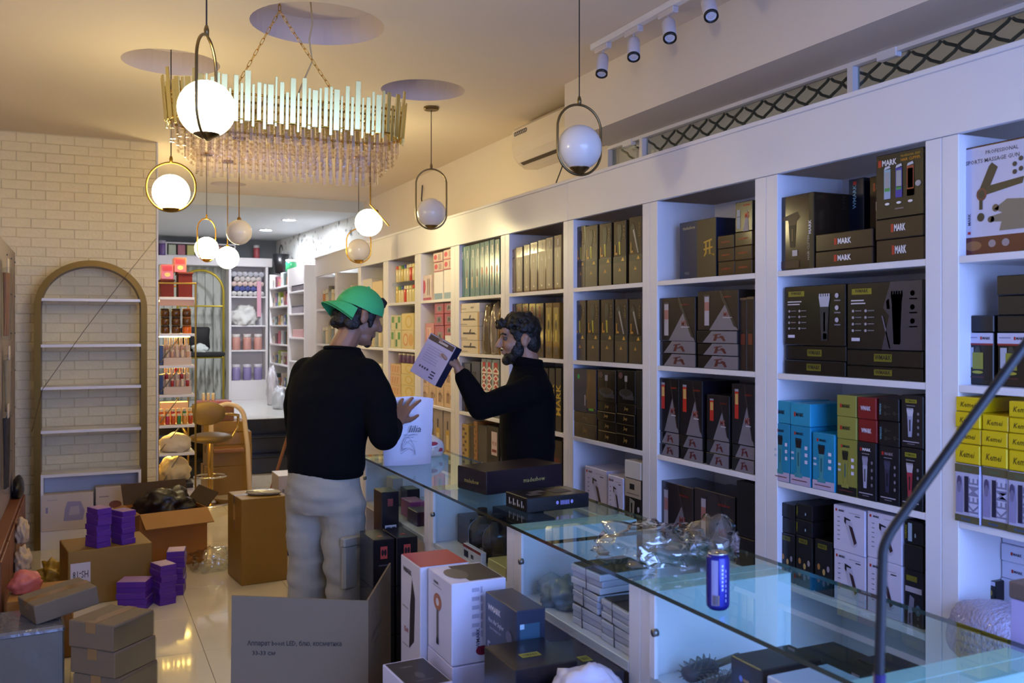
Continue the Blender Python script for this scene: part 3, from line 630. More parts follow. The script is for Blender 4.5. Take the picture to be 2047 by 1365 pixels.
ORD = ['first', 'second', 'third', 'fourth', 'fifth', 'sixth', 'seventh', 'eighth', 'ninth', 'tenth', 'eleventh', 'twelfth']
LAY = {1: [''], 2: ['bottom', 'top'], 3: ['bottom', 'middle', 'top'], 4: ['bottom', 'second', 'third', 'top'], 5: ['bottom', 'second', 'third', 'fourth', 'top']}
_print = {}
def product_box(kind, w, h, d, loc, rz, label, group):
    base, desc, fn, rough, dep, coat = D[kind]
    m = mat('box_%s' % kind, base, rough, coat=.25 if rough < .26 else 0)
    o = link('product_box', box_mesh(w, d, h, m), None, loc, (0, 0, rz))
    tag(o, label, 'box', group)
    if fn:
        k = (kind, round(w, 2), round(h, 2))
        if k not in _print:
            P = Print(w * .985, h * .985); fn(P); _print[k] = P.mesh()
        p = link('front_print', _print[k], o, (0, -d / 2, h * .0075))
    return o
SHELF_ITEMS = [
    (1, 0, 1.992, 1.739, 2.43, [(2.129, 'gun')]),
    (1, 1, 1.996, 1.896, 2.45, [(1.569, 'shaver'), (1.621, 'black')]),
    (1, 1, 1.886, 1.788, 2.45, [(1.57, 'shaver'), (1.619, 'black'), (1.678, 'black'), (1.737, 'black')]),
    (1, 2, 1.98, 1.893, 2.39, [(1.176, 'km_white'), (1.235, 'km_yellow'), (1.283, 'km_yellow'), (1.331, 'km_yellow'), (1.376, 'km_yellow')]),
    (1, 2, 1.891, 1.805, 2.39, [(1.177, 'km_white'), (1.237, 'km_yellow'), (1.283, 'km_yellow'), (1.329, 'km_yellow')]),
    (1, 2, 1.803, 1.721, 2.39, [(1.176, 'km_white'), (1.236, 'km_yellow'), (1.283, 'km_yellow'), (1.328, 'km_yellow'), (1.375, 'km_yellow')]),
    (1, 3, 1.971, 1.861, 2.58, [(0.809, 'wm_whiteplain'), (0.863, 'wm_whiteplain'), (0.917, 'wm_whiteplain'), (0.971, 'wm_whiteplain')]),
    (1, 3, 1.995, 1.957, 2.54, [(0.803, 'wm_blackred')]),
    (2, 0, 2.795, 2.607, 2.42, [(2.082, 'wm_tall')]),
    (2, 0, 2.602, 2.331, 2.42, [(1.859, 'wm_low'), (1.922, 'wm_low')]),
    (2, 0, 2.32, 2.121, 2.42, [(1.877, 'wm_low'), (1.945, 'wm_low'), (2.161, 'wm_trio')]),
    (2, 1, 2.764, 2.453, 2.42, [(1.463, 'vg_low'), (1.518, 'vg_low'), (1.739, 'vg_clip1')]),
    (2, 1, 2.448, 2.123, 2.42, [(1.453, 'vg_low'), (1.508, 'vg_low'), (1.738, 'vg_clip2')]),
    (2, 2, 2.803, 2.714, 2.4, [(1.221, 'teal'), (1.307, 'teal_low')]),
    (2, 2, 2.711, 2.603, 2.4, [(1.22, 'teal'), (1.305, 'teal_low')]),
    (2, 2, 2.596, 2.485, 2.4, [(1.206, 'teal')]),
    (2, 2, 2.477, 2.384, 2.4, [(1.196, 'lime'), (1.274, 'lime_low'), (1.349, 'lime_low')]),
    (2, 2, 2.38, 2.296, 2.4, [(1.196, 'wm_silver'), (1.274, 'red_low'), (1.348, 'red_low')]),
    (2, 2, 2.29, 2.202, 2.4, [(1.192, 'wm_darkclip'), (1.276, 'dark_low'), (1.351, 'dark_low')]),
    (2, 2, 2.196, 2.107, 2.4, [(1.198, 'wm_redclip'), (1.367, 'wm_greyclip')]),
    (2, 3, 2.795, 2.71, 2.42, [(0.803, 'vg_small'), (0.862, 'black'), (0.917, 'black')]),
    (2, 3, 2.704, 2.615, 2.42, [(0.811, 'vg_small'), (0.87, 'vg_side'), (0.929, 'vg_side')]),
    (2, 3, 2.61, 2.522, 2.42, [(0.815, 'vg_small')]),
    (2, 3, 2.513, 2.364, 2.42, [(0.797, 'wm_white'), (0.957, 'wm_white')]),
    (2, 3, 2.357, 2.208, 2.42, [(0.804, 'wm_white'), (0.961, 'wm_white')]),
    (2, 3, 2.202, 2.127, 2.42, [(0.802, 'dark_photo'), (0.883, 'black'), (0.96, 'vg_side')]),
    (3, 0, 3.521, 3.248, 2.47, [(2.062, 'navy')]),
    (3, 0, 3.175, 3.066, 2.42, [(1.861, 'ms_gold'), (1.915, 'ms_gold'), (1.969, 'ms_gold')]),
    (3, 0, 3.063, 2.953, 2.42, [(1.859, 'ms_gold'), (1.916, 'ms_gold'), (1.973, 'ms_gold'), (2.096, 'ms_tri')]),
    (3, 1, 3.61, 3.32, 2.41, [(1.468, 'tri_low'), (1.524, 'tri_low'), (1.721, 'tri_m5')]),
    (3, 1, 3.309, 3.031, 2.41, [(1.467, 'tri_low'), (1.519, 'tri_low'), (1.572, 'tri_low'), (1.742, 'tri_m5')]),
    (3, 1, 3.038, 2.99, 2.42, [(1.708, 'brown_v')]),
    (3, 1, 2.987, 2.941, 2.42, [(1.71, 'brown_v')]),
    (3, 2, 3.606, 3.443, 2.41, [(1.055, 'tri_low'), (1.11, 'tri_low'), (1.355, 'tri_red')]),
    (3, 2, 3.436, 3.266, 2.41, [(1.055, 'tri_low'), (1.11, 'tri_low'), (1.354, 'tri_red')]),
    (3, 2, 3.242, 3.086, 2.41, [(1.055, 'tri_low'), (1.11, 'tri_low'), (1.301, 'tri_red')]),
    (3, 2, 3.073, 2.929, 2.41, [(1.055, 'tri_low'), (1.11, 'tri_low'), (1.356, 'tri_red')]),
    (3, 3, 3.625, 3.352, 2.42, [(0.88, 'tri_m5')]),
    (3, 3, 3.345, 3.066, 2.42, [(0.887, 'tri_m5')]),
    (3, 3, 3.044, 2.929, 2.41, [(0.739, 'black'), (0.963, 'black')]),
    (4, 0, 4.412, 4.318, 2.42, [(2.132, 'gift')]),
    (4, 0, 4.313, 4.186, 2.42, [(2.125, 'gift')]),
    (4, 0, 4.165, 4.045, 2.42, [(2.121, 'gift')]),
    (4, 0, 4.025, 3.906, 2.42, [(2.119, 'gift')]),
    (4, 0, 3.878, 3.762, 2.42, [(2.125, 'gift_t')]),
    (4, 1, 4.429, 4.307, 2.42, [(1.733, 'gift')]),
    (4, 1, 4.297, 4.17, 2.42, [(1.732, 'gift')]),
    (4, 1, 4.15, 4.025, 2.42, [(1.731, 'gift')]),
    (4, 1, 4.006, 3.888, 2.42, [(1.729, 'gift_t')]),
    (4, 1, 3.878, 3.762, 2.42, [(1.725, 'gift_t')]),
    (4, 2, 4.404, 4.161, 2.4, [(1.08, 'jo_low'), (1.138, 'jo_low'), (1.368, 'space')]),
    (4, 2, 4.151, 3.968, 2.4, [(1.06, 'jo_low'), (1.111, 'jo_low'), (1.159, 'jo_low'), (1.21, 'jo_low'), (1.372, 'jo_clip')]),
    (4, 2, 3.958, 3.792, 2.4, [(1.064, 'jo_low'), (1.113, 'jo_low'), (1.162, 'jo_low'), (1.213, 'jo_low'), (1.377, 'jo_clip')]),
    (4, 2, 3.783, 3.731, 2.4, [(1.199, 'black'), (1.381, 'black')]),
    (4, 3, 4.318, 4.089, 2.42, [(0.852, 'wm_white')]),
    (4, 3, 4.04, 3.892, 2.4, [(0.846, 'wm_white')]),
    (4, 3, 3.883, 3.735, 2.4, [(0.856, 'wm_silverw'), (0.941, 'white')]),
    (5, 0, 5.266, 5.186, 2.42, [(2.075, 'clear_brown')]),
    (5, 0, 5.178, 5.086, 2.42, [(2.082, 'clear_brown')]),
    (5, 0, 5.077, 4.995, 2.42, [(2.089, 'clear_brown')]),
    (5, 0, 4.987, 4.893, 2.42, [(2.095, 'clear_brown')]),
    (5, 0, 4.885, 4.782, 2.42, [(2.1, 'clear_brown')]),
    (5, 0, 4.775, 4.688, 2.42, [(2.105, 'clear_brown')]),
    (5, 0, 4.68, 4.59, 2.42, [(2.11, 'clear_brown')]),
    (5, 1, 5.279, 5.189, 2.42, [(1.736, 'darkpen')]),
    (5, 1, 5.182, 5.096, 2.42, [(1.735, 'darkpen')]),
    (5, 1, 5.089, 5.005, 2.42, [(1.734, 'darkpen')]),
    (5, 1, 4.998, 4.909, 2.42, [(1.732, 'darkpen')]),
    (5, 1, 4.903, 4.804, 2.42, [(1.731, 'darkpen')]),
    (5, 1, 4.785, 4.697, 2.42, [(1.73, 'goldpen')]),
    (5, 1, 4.69, 4.605, 2.42, [(1.729, 'goldpen')]),
    (5, 2, 5.263, 5.089, 2.42, [(1.339, 'black_gold')]),
    (5, 2, 5.074, 4.909, 2.42, [(1.346, 'black_gold')]),
    (5, 2, 4.896, 4.753, 2.42, [(1.353, 'black_gold')]),
    (5, 2, 4.74, 4.666, 2.42, [(1.357, 'black_gold')]),
    (5, 2, 4.659, 4.587, 2.42, [(1.36, 'black_gold')]),
    (5, 3, 5.263, 4.977, 2.42, [(0.898, 'blackred_s')]),
    (5, 3, 4.963, 4.728, 2.42, [(0.928, 'blackred_s')]),
    (5, 3, 4.715, 4.581, 2.42, [(0.949, 'blackred_s')]),
    (6, 0, 6.128, 6.04, 2.42, [(2.156, 'tealbrush')]),
    (6, 0, 6.033, 5.947, 2.42, [(2.158, 'tealbrush')]),
    (6, 0, 5.94, 5.857, 2.42, [(2.159, 'tealbrush')]),
    (6, 0, 5.85, 5.768, 2.42, [(2.161, 'tealbrush')]),
    (6, 0, 5.761, 5.682, 2.42, [(2.162, 'tealbrush2')]),
    (6, 0, 5.675, 5.598, 2.42, [(2.163, 'tealbrush2')]),
    (6, 0, 5.591, 5.516, 2.42, [(2.165, 'tealbrush2')]),
    (6, 0, 5.51, 5.436, 2.42, [(2.161, 'tealbrush2')]),
    (6, 1, 6.107, 5.741, 2.41, [(1.501, 'curler'), (1.597, 'curler'), (1.694, 'curler'), (1.756, 'curler_l')]),
    (6, 2, 6.132, 5.925, 2.42, [(1.342, 'wrapblack')]),
    (6, 2, 5.912, 5.756, 2.42, [(1.358, 'wrapblack')]),
    (6, 2, 5.739, 5.653, 2.42, [(1.381, 'mood')]),
    (6, 2, 5.645, 5.562, 2.42, [(1.381, 'mood')]),
    (6, 2, 5.553, 5.441, 2.42, [(1.381, 'mood')]),
    (6, 3, 6.094, 5.962, 2.42, [(0.91, 'patt')]),
    (6, 3, 5.953, 5.88, 2.42, [(0.907, 'greyb')]),
    (6, 3, 5.871, 5.809, 2.42, [(0.948, 'patt2')]),
    (6, 3, 5.8, 5.645, 2.42, [(0.932, 'greyb')]),
    (6, 3, 5.636, 5.449, 2.42, [(0.943, 'barcode')]),
    (7, 0, 6.951, 6.718, 2.42, [(1.997, 'pinkcard')]),
    (7, 0, 6.673, 6.477, 2.42, [(2.01, 'whiteglare'), (2.082, 'pinkcard'), (2.154, 'pinkcard')]),
    (7, 0, 6.456, 6.26, 2.42, [(2.016, 'whiteglare'), (2.09, 'pinkcard'), (2.163, 'pinkcard')]),
    (7, 1, 6.868, 6.673, 2.42, [(1.623, 'pinkbox')]),
    (7, 1, 6.651, 6.456, 2.42, [(1.604, 'redbox'), (1.691, 'redbox'), (1.771, 'redbox')]),
    (7, 1, 6.435, 6.26, 2.42, [(1.532, 'whiteglare'), (1.606, 'redbox'), (1.692, 'redbox'), (1.771, 'redbox')]),
    (7, 2, 6.951, 6.786, 2.42, [(1.129, 'lotion'), (1.255, 'lotion')]),
    (7, 2, 6.775, 6.617, 2.42, [(1.139, 'lotion'), (1.262, 'lotion')]),
    (7, 2, 6.606, 6.456, 2.42, [(1.148, 'lotion'), (1.269, 'lotion')]),
    (7, 2, 6.445, 6.28, 2.42, [(1.158, 'lotion'), (1.275, 'lotion')]),
    (7, 3, 6.915, 6.707, 2.42, [(0.971, 'perfume')]),
    (7, 3, 6.684, 6.487, 2.42, [(0.971, 'perfume')]),
    (7, 3, 6.466, 6.29, 2.42, [(0.971, 'perfume')]),
    (8, 1, 7.827, 7.654, 2.42, [(1.567, 'greenbox'), (1.697, 'greenbox')]),
    (8, 1, 7.64, 7.474, 2.42, [(1.567, 'greenbox'), (1.695, 'greenbox')]),
    (8, 1, 7.46, 7.147, 2.42, [(1.568, 'orangebox'), (1.708, 'yellowbox')]),
    (8, 2, 7.842, 7.487, 2.42, [(1.093, 'peach'), (1.188, 'peach'), (1.278, 'peach')]),
    (8, 2, 7.474, 7.134, 2.42, [(1.113, 'yellowbox'), (1.204, 'yellowbox'), (1.291, 'yellowbox')]),
    (9, 0, 8.7, 8.358, 2.42, [(2.049, 'white')]),
    (9, 0, 8.359, 8.041, 2.43, [(2.014, 'creambox')]),
]

_ncol = {}
for b, r, y0, y1, xf, its in SHELF_ITEMS: _ncol[(b, r)] = _ncol.get((b, r), 0) + 1
_cc = {}
for b, r, y0, y1, xf, its in SHELF_ITEMS:
    _cc[(b, r)] = _cc.get((b, r), 0) + 1
    ci = _cc[(b, r)]
    z = ROWZ[r]
    for li, (zt, kind) in enumerate(its):
        w = y0 - y1 - .002; h = zt - z - .001
        dep = min(D[kind][4], SB - .02 - xf) - random.uniform(0, .012)
        lab = D[kind][1]
        if _ncol[(b, r)] > 1: lab += ', %s column' % ORD[ci - 1]
        if len(its) > 1: lab += ', %s layer' % LAY[len(its)][li]
        lab += ', %s shelf, %s bay from right' % (ROWN[r], BAYN[b - 1])
        jx = random.uniform(0, .006)
        product_box(kind, w, h, dep, (xf + jx + dep / 2, (y0 + y1) / 2, z + .0005), -PI / 2, lab, 'product boxes on the wall shelves')
        z = zt
# loose back-row boxes in the second bay, bag and bubble wrap in the first
for kind, y, x, w, h, lab in (('navyback', 2.575, 2.652, .075, .335, 'dark blue box standing behind low boxes, top shelf, second bay from right'),):
    o = link('product_box', box_mesh(w, .12, h, mat('box_navyback', '#101a30', .25)), None, (x, y, 1.8005), (0, 0, -PI / 2)); tag(o, lab, 'box', 'product boxes on the wall shelves')
    P = Print(w * .9, h); P.t(.4, .8, .05, 'WMARK', '#8fc0d8', rot=90, maxw=.3); P.r(.3, .93, .55, .97, RED); link('front_print', P.mesh(), o, (0, -.06, 0))
def f_clear3(P):
    P.r(.1, .84, .16, .93, '#a8431c'); P.t(.3, .885, .055, 'MARK', '#d8d0c8', maxw=.22); P.t(.72, .9, .04, 'BARBER LINE', '#b8b0a8', maxw=.4)
    for x, c_ in ((.25, '#b8b0a0'), (.52, '#a8503c'), (.8, '#8f8a98')): P.r(x - .07, .2, x + .07, .72, '#6b5a40'); P.r(x - .06, .5, x + .06, .7, c_); P.r(x - .07, .62, x + .07, .72, '#d0c8b8')
D['clear3'] = ('#3a2c1c', '', f_clear3, .15, .1, 0)
product_box('clear3', .165, .33, .1, (2.64, 2.425, 1.8005), -PI / 2, 'tall brown box with three trimmers, behind low boxes, top shelf, second bay', 'product boxes on the wall shelves')

# ================================================================ GLASS COUNTER
CF, CB, CT = 1.22, 1.67, .952
DIV = [4.40, 3.45, 2.655, 1.92, 1.20, .42]
UN = ['farthest', 'second farthest', 'middle', 'nearest fully visible', 'nearest']
for k in range(5):
    y1, y0 = DIV[k], DIV[k + 1]; cy = (y0 + y1) / 2; L = (y1 - y0) / 2
    u = thing('display_cabinet', 'white glass-fronted counter cabinet, %s of the counter row' % UN[k], 'cabinet', ((CF + CB) / 2, cy, 0), 0, 'white display cabinets under the glass counter')
    x0, x1 = CF - (CF + CB) / 2 + .012, CB - (CF + CB) / 2 - .012
    for s in (-1, 1):
        a, b_ = (L - .052, L - .0005) if s > 0 else (-L + .0005, -L + .052)
        MB().use('white_laminate').bbox(x0, x1, a, b_, 0, CT - .002, .0015).build('side_panel', parent=u)
    MB().use('white_laminate').bbox(x0, x1, -L + .053, L - .053, .722, .75, .002).build('deck', parent=u)
    MB().use('white_laminate').bbox(x0 + .16, x0 + .18, -L + .053, L - .053, 0, .721, .002).build('lower_panel', parent=u)
    MB().use('pane_glass').box(x0 - .007, x0 - .001, -L + .053, L - .053, .735, CT - .004).build('front_glass', parent=u)
    MB().use('white_laminate').bbox(x0 - .008, x0 + .004, L - .075, L - .0525, .75, CT - .003, .001).build('frame_strip', parent=u)
    lk = MB().use('steel'); lk.smooth = True; lk.cyl((x0 - .02, L - .085, .865), (x0 - .0075, L - .085, .865), .009, n=14); lk.build('lock', parent=u)
gt = thing('glass_countertop', 'long clear glass counter top with dark green edge', 'counter top', ((CF + CB) / 2, 2.4, CT))
hx = (CB - CF) / 2
for a, b_ in ((.42, 2.40), (2.402, 4.42)):
    q = MB().use('counter_glass'); y0, y1 = a - 2.4, b_ - 2.4
    q.add([(-hx, y0, .01), (hx, y0, .01), (hx, y1, .01), (-hx, y1, .01)], [(0, 1, 2, 3)])
    q.add([(-hx, y0, 0), (hx, y0, 0), (hx, y1, 0), (-hx, y1, 0)], [(3, 2, 1, 0)])
    q.use('glass_edge')
    q.add([(-hx, y0, 0), (-hx, y1, 0), (-hx, y1, .01), (-hx, y0, .01)], [(0, 3, 2, 1)]); q.add([(hx, y0, 0), (hx, y1, 0), (hx, y1, .01), (hx, y0, .01)], [(0, 1, 2, 3)])
    q.add([(-hx, y0, 0), (hx, y0, 0), (hx, y0, .01), (-hx, y0, .01)], [(0, 1, 2, 3)]); q.add([(-hx, y1, 0), (hx, y1, 0), (hx, y1, .01), (-hx, y1, .01)], [(3, 2, 1, 0)])
    q.build('glass_sheet', parent=gt)
GT = CT + .0105

def plain_box(name, label, cat, loc, w, d, h, col, rz=0, rough=.35, prints=(), group=None, m=None):
    """prints: (side, fn) with side 'front' (-y), 'left' (-x), 'right' (+x), 'top'"""
    m = m or paint(col, rough)
    o = link(name, box_mesh(w, d, h, m), None, loc, (0, 0, rz)); tag(o, label, cat, group)
    for side, fn in prints:
        if side in ('front', 'back'): P = Print(w * .98, h * .98); fn(P); link('front_print' if side == 'front' else 'back_print', P.mesh(), o, (0, (-d if side == 'front' else d) / 2, h * .01), (0, 0, 0 if side == 'front' else PI))
        elif side == 'left': P = Print(d * .98, h * .98); fn(P); link('side_print', P.mesh(), o, (-w / 2, 0, h * .01), (0, 0, -PI / 2))
        elif side == 'right': P = Print(d * .98, h * .98); fn(P); link('side_print', P.mesh(), o, (w / 2, 0, h * .01), (0, 0, PI / 2))
        elif side == 'top': P = Print(w * .98, d * .98); fn(P); link('top_print', P.mesh(), o, (0, -d / 2 + d * .01, h), (-PI / 2, 0, 0))
    return o
def crumple(name, label, cat, loc, size, m, seed, amp=.35, freq=3.0, rz=0, flat=.6, sub=4, kind=None, parent=None):
    """soft crumpled bag: faceted noise-displaced dome resting on its base"""
    bm = bmesh.new(); bmesh.ops.create_icosphere(bm, subdivisions=sub, radius=1)
    for v in bm.verts:
        p = v.co.copy(); q = p * freq + Vector((seed * 3.1, seed, seed * .7))
        n = noise.noise(q) * amp + abs(noise.noise(q * 2.3)) * amp * .7 - abs(noise.noise(q * 5.1)) * amp * .35
        p *= (1 + n)
        p.z = max(p.z, -flat)
        v.co = Vector((p.x * size[0] / 2, p.y * size[1] / 2, (p.z + flat) * size[2] / (1 + flat)))
    me = bpy.data.meshes.new(name); bm.to_mesh(me); bm.free(); me.materials.append(MATS[m] if isinstance(m, str) else m)
    for p in me.polygons: p.use_smooth = True
    o = link(name, me, parent, loc, (0, 0, rz))
    if not parent: tag(o, label, cat, None, kind)
    return o

# things on the glass
def t_made(P): P.t(.62 if P.w > .3 else .5, .45, .2, 'madeshow', '#9a8a4a', maxw=.3 if P.w > .3 else .5, bold=.01)
plain_box('gift_box', 'large dark burgundy gift box on the glass counter', 'box', (1.51, 3.285, GT), .36, .20, .088, '#1d1016', math.radians(11), .25, (('front', t_made), ('left', t_made)))
def t_grille(P):
    P.e(.48, .52, .022, .13, '#9a8fc8'); P.e(.72, .52, .022, .13, '#9a8fc8')
    for i in range(7): P.r(.53 + i * .022, .36, .542 + i * .022, .66, '#9a8fc8')
def t_blkside(P):
    for i in range(4): P.r(.16 + i * .2, .25, .20 + i * .2, .7, '#c8c2cc'); P.e(.26 + i * .2, .35, .03, .1, '#8f8a94')
def t_blktop(P): P.p([(.1, .2), (.35, .25), (.3, .5), (.12, .45)], '#2a2a34'); P.p([(.25, .45), (.5, .55), (.45, .75), (.22, .65)], '#3a3a46'); P.r(.55, .3, .85, .7, '#1d1d2a')
plain_box('gift_box', 'flat black box with lilac grille mark on the glass counter', 'box', (1.462, 2.872, GT), .245, .155, .05, '#0d0d14', math.radians(3), .2, (('front', t_grille), ('left', t_blkside), ('top', t_blktop)))
can = thing('drink_can', 'slim blue and silver energy drink can on the glass counter', 'can', (1.27, 1.665, GT))
q = MB().use(mat('can_blue', '#2a2a8c', .22, .55)); q.smooth = True
q.lathe([(.019, 0), (.0245, .006), (.0255, .012), (.0255, .112), (.021, .121)], 28); q.build('body', parent=can)
q = MB().use('chrome'); q.smooth = True; q.lathe([(.021, .121), (.0222, .123), (.0215, .125), (.0195, .1235), (.001, .122)], 28, cap=False); q.build('lid', parent=can)
MB().use('chrome').bbox(-.005, .005, -.010, .004, .1235, .1255, .0008).build('pull_tab', parent=can)
for nm, z0, z1, a0, a1, c_ in (('silver_band', .012, .111, 3.5, 4.1, '#9a9ac8'), ('lettering_band', .045, .105, 4.4, 4.55, '#b8b8e0'), ('lettering_band', .02, .095, 4.75, 4.85, '#b8b8e0'), ('gold_patch', .013, .035, 3.6, 4.2, '#a08a6a')):
    q = MB().use(mat('ink_' + c_[1:], c_, .25, .5)); vs = []
    for i in range(7):
        a = a0 + (a1 - a0) * i / 6; vs += [(.02565 * math.cos(a), .02565 * math.sin(a), z0), (.02565 * math.cos(a), .02565 * math.sin(a), z1)]
    if nm == 'lettering_band':
        fs = [];  vs = []
        for j in range(7):
            za = z0 + (z1 - z0) * j / 7; zb = za + (z1 - z0) / 7 * .62; o_ = len(vs)
            for i in range(4):
                a = a0 + (a1 - a0) * i / 3; vs += [(.0257 * math.cos(a), .0257 * math.sin(a), za), (.0257 * math.cos(a), .0257 * math.sin(a), zb)]
            fs += [(o_ + 2 * i, o_ + 2 * i + 2, o_ + 2 * i + 3, o_ + 2 * i + 1) for i in range(3)]
    else: fs = [(2 * i, 2 * i + 2, 2 * i + 3, 2 * i + 1) for i in range(6)]
    q.add(vs, fs); o = q.build(nm, parent=can); o['kind'] = 'stuff' if nm == 'lettering_band' else 'part'
crumple('plastic_bag', 'crumpled clear plastic bag lying on the glass counter', 'plastic bag', (1.40, 2.13, GT), (.30, .26, .085), 'clear_film', 3, .45, 2.6, .3)
crumple('plastic_bag', 'clear cellophane twist standing up from the counter by the shelves', 'plastic bag', (1.55, 2.06, GT), (.15, .13, .10), 'clear_film', 8, .5, 2.2, .2, sub=3)

# white carrier bag with a line drawing
bag = thing('carrier_bag', 'white carrier bag with black script lettering on the counter end', 'bag', (1.335, 4.02, GT), math.radians(-4))
q = MB().use(mat('bag_white', '#dcd6e4', .4, bump=.15, bump_scale=14)); q.smooth = True
nx, nz = 14, 18; W, H, TH = .235, .295, .06
def bag_pt(u, v, s):
    w = W * (.94 + .08 * v); x = (u - .5) * w
    bulge = math.sin(PI * u) ** .5 * (TH / 2) * (1 - .75 * v ** 2) * (1 if v > .02 else .9)
    n = noise.noise(Vector((u * 5, v * 6, s * 9))) * .007 * (.3 + v)
    return (x + n, s * (bulge + n * .6), v * H * (1 + .05 * math.sin(u * 3)))
for s in (-1, 1):
    vs = [bag_pt(i / nx, j / nz, s) for j in range(nz + 1) for i in range(nx + 1)]
    fs = [(j * (nx + 1) + i, j * (nx + 1) + i + 1, (j + 1) * (nx + 1) + i + 1, (j + 1) * (nx + 1) + i) for j in range(nz) for i in range(nx)]
    q.add(vs, fs if s < 0 else [f[::-1] for f in fs])
q.build('bag_body', parent=bag)
P = Print(W, H); P.t(.60, .56, .11, 'lilia', '#1a161f', shear=.3, bold=.0); P.t(.52, .47, .018, 'beauty and cosmetics', '#5a5464', maxw=.5); P.t(.5, .435, .016, 'for your style', '#5a5464', maxw=.3)
link('front_print', P.mesh(), bag, (0, -TH / 2 - .0095, 0))
q = MB().use(paint('#6d6780', .5))
for k in range(9):
    a = .9 + k * .55; P_ = []
    for i in range(9):
        t = i / 8; r = .012 + .03 * t
        P_.append((-.01 + .035 * math.sin(a + t * 2.2) + .012 * k / 9, -TH / 2 - .008 + .0, .05 + .07 * t * (.5 + .5 * math.cos(k)) + .008 * k * .6 + .01 * math.cos(a * 2 + 5 * t)))
    q.tube(P_, .0006, 4)
o = q.build('flower_drawing', parent=bag); o['kind'] = 'stuff'
pk = crumple('soft_pack', 'white soft wipes pack with red print on the far counter end', 'pack', (1.53, 4.25, GT), (.13, .10, .10), mat('pack_white', '#d8cfc8', .2, coat=.4), 5, .12, 1.5)
P = Print(.08, .06); P.e(.4, .75, .3, .16, '#a82030'); P.p([(.75, .1), (1, .1), (1, .35), (.85, .4)], '#a82030'); P.r(.15, .4, .7, .44, '#a89a98'); link('front_print', P.mesh(), pk, (0, -.0535, .02))

# things inside the cabinets (on the deck, z = .75)
DZ = .7505
def inner(i, x, y, w, d, h, col, label, rz=0, prints=(), rough=.3): return plain_box('display_box', label, 'box', (x, y, DZ), w, d, h, col, rz, rough, prints, 'small goods inside the glass counter')
inner(0, 1.33, 4.20, .05, .10, .13, '#c8b8b0', 'tall pale box in the farthest counter cabinet, left end')
inner(0, 1.36, 4.06, .06, .10, .10, '#2a2630', 'black box in the farthest counter cabinet beside the pale box')
inner(0, 1.32, 3.90, .07, .13, .075, '#c05aa8', 'magenta box in the farthest counter cabinet')
inner(0, 1.30, 3.75, .07, .13, .06, '#3a2a44', 'dark purple box in the farthest counter cabinet')
inner(0, 1.33, 3.60, .09, .11, .12, '#b02a38', 'red box in the farthest counter cabinet near the divider')
inner(0, 1.50, 3.85, .12, .25, .11, '#8a8090', 'grey box at the back of the farthest counter cabinet')
def gallon(x, y, lab):
    g = thing('gallon_bottle', lab, 'bottle', (x, y, DZ), 0, 'black gallon bottles')
    q = MB().use(mat('bottle_black', '#15161c', .2, coat=.3)); q.smooth = True; q.lathe([(.045, 0), (.052, .006), (.052, .09), (.044, .112), (.018, .135), (.016, .15)], 20); q.build('body', parent=g)
    q = MB().use('black_plastic'); q.lathe([(.019, .148), (.019, .168), (.017, .17)], 16); q.build('cap', parent=g)
    P = Print(.08, .05); P.t(.35, .45, .3, 'GDR', '#c8c4cc', maxw=.4)
    for i in range(9): P.r(.05 + i * .1, .05, .1 + i * .1, .1 + .25 * random.random(), '#a8a4b0')
    link('front_print', P.mesh(), g, (-.0525, 0, .02), (0, 0, -PI / 2))
gallon(1.33, 3.14, 'black gallon bottle, left of the pair in the second cabinet'); gallon(1.335, 3.02, 'black gallon bottle, right of the pair in the second cabinet')
inner(1, 1.37, 3.30, .10, .13, .11, '#3a2a22', 'brown box left of the black bottles in the counter')
inner(1, 1.50, 3.15, .12, .3, .14, '#22202a', 'black box behind the gallon bottles in the counter')
def t_lab(P): P.r(.05, .1, .3, .6, '#2a2630'); P.r(.45, .2, .6, .5, '#3a3640'); P.r(0, .8, 1, 1, '#8f2a28')
inner(1, 1.262, 3.05, .02, .17, .05, '#d8d4dc', 'low white box with red top before the black bottles', 0, (('left', t_lab),))
inner(1, 1.31, 2.84, .11, .15, .045, '#c9b878', 'pale yellow box in the second cabinet near the divider')
inner(1, 1.47, 2.80, .1, .12, .06, '#a89a98', 'grey carton at the back of the second cabinet')
for j in range(3):
    q = MB().use(paint('#d8d2e0', .35)); q.smooth = True; q.lathe([(.02, 0), (.022, .004), (.022, .07), (.010, .085), (.010, .11), (.013, .112), (.013, .13)], 14)
    tag(q.build('small_bottle', loc=(1.42 + .05 * (j % 2), 2.93 - .055 * j, DZ)), '%s small white bottle in the second cabinet' % ['left', 'middle', 'right'][j], 'bottle', 'small white bottles in the counter')
# bundles of white cards tied with string
def bundle(x, y, z, w, d, h, lab, seed):
    random.seed(seed)
    b_ = thing('card_bundle', lab, 'bundle', (x, y, z), random.uniform(-.06, .06), 'tied bundles of white cards')
    for j in range(3):
        q = MB().use(paint('#d9d2de' if j % 2 == 0 else '#c9c2d2', .5)); zz = h * j / 3
        q.bbox(-w / 2 + random.uniform(-.004, .004), w / 2 + random.uniform(-.004, .004), -d / 2, d / 2, zz + .0005, zz + h / 3 - .0005, .002); q.build('card_layer', parent=b_)
    MB().use(paint('#4a3c34', .6)).bbox(-w / 2 + .004, w / 2 - .004, -d / 2 + .004, d / 2 - .004, h + .0002, h + .003, .001).build('dark_cover', parent=b_)
    yy = random.uniform(-.02, .02)
    q = MB().use(paint('#3a3440', .6)); e = .0028
    q.tube([(-w / 2 - e, yy, 0), (-w / 2 - e, yy + .003, h + e + .003), (w / 2 + e, yy, h + e + .003), (w / 2 + e, yy, 0)], .0018, 5); q.build('string', parent=b_)
zz = DZ
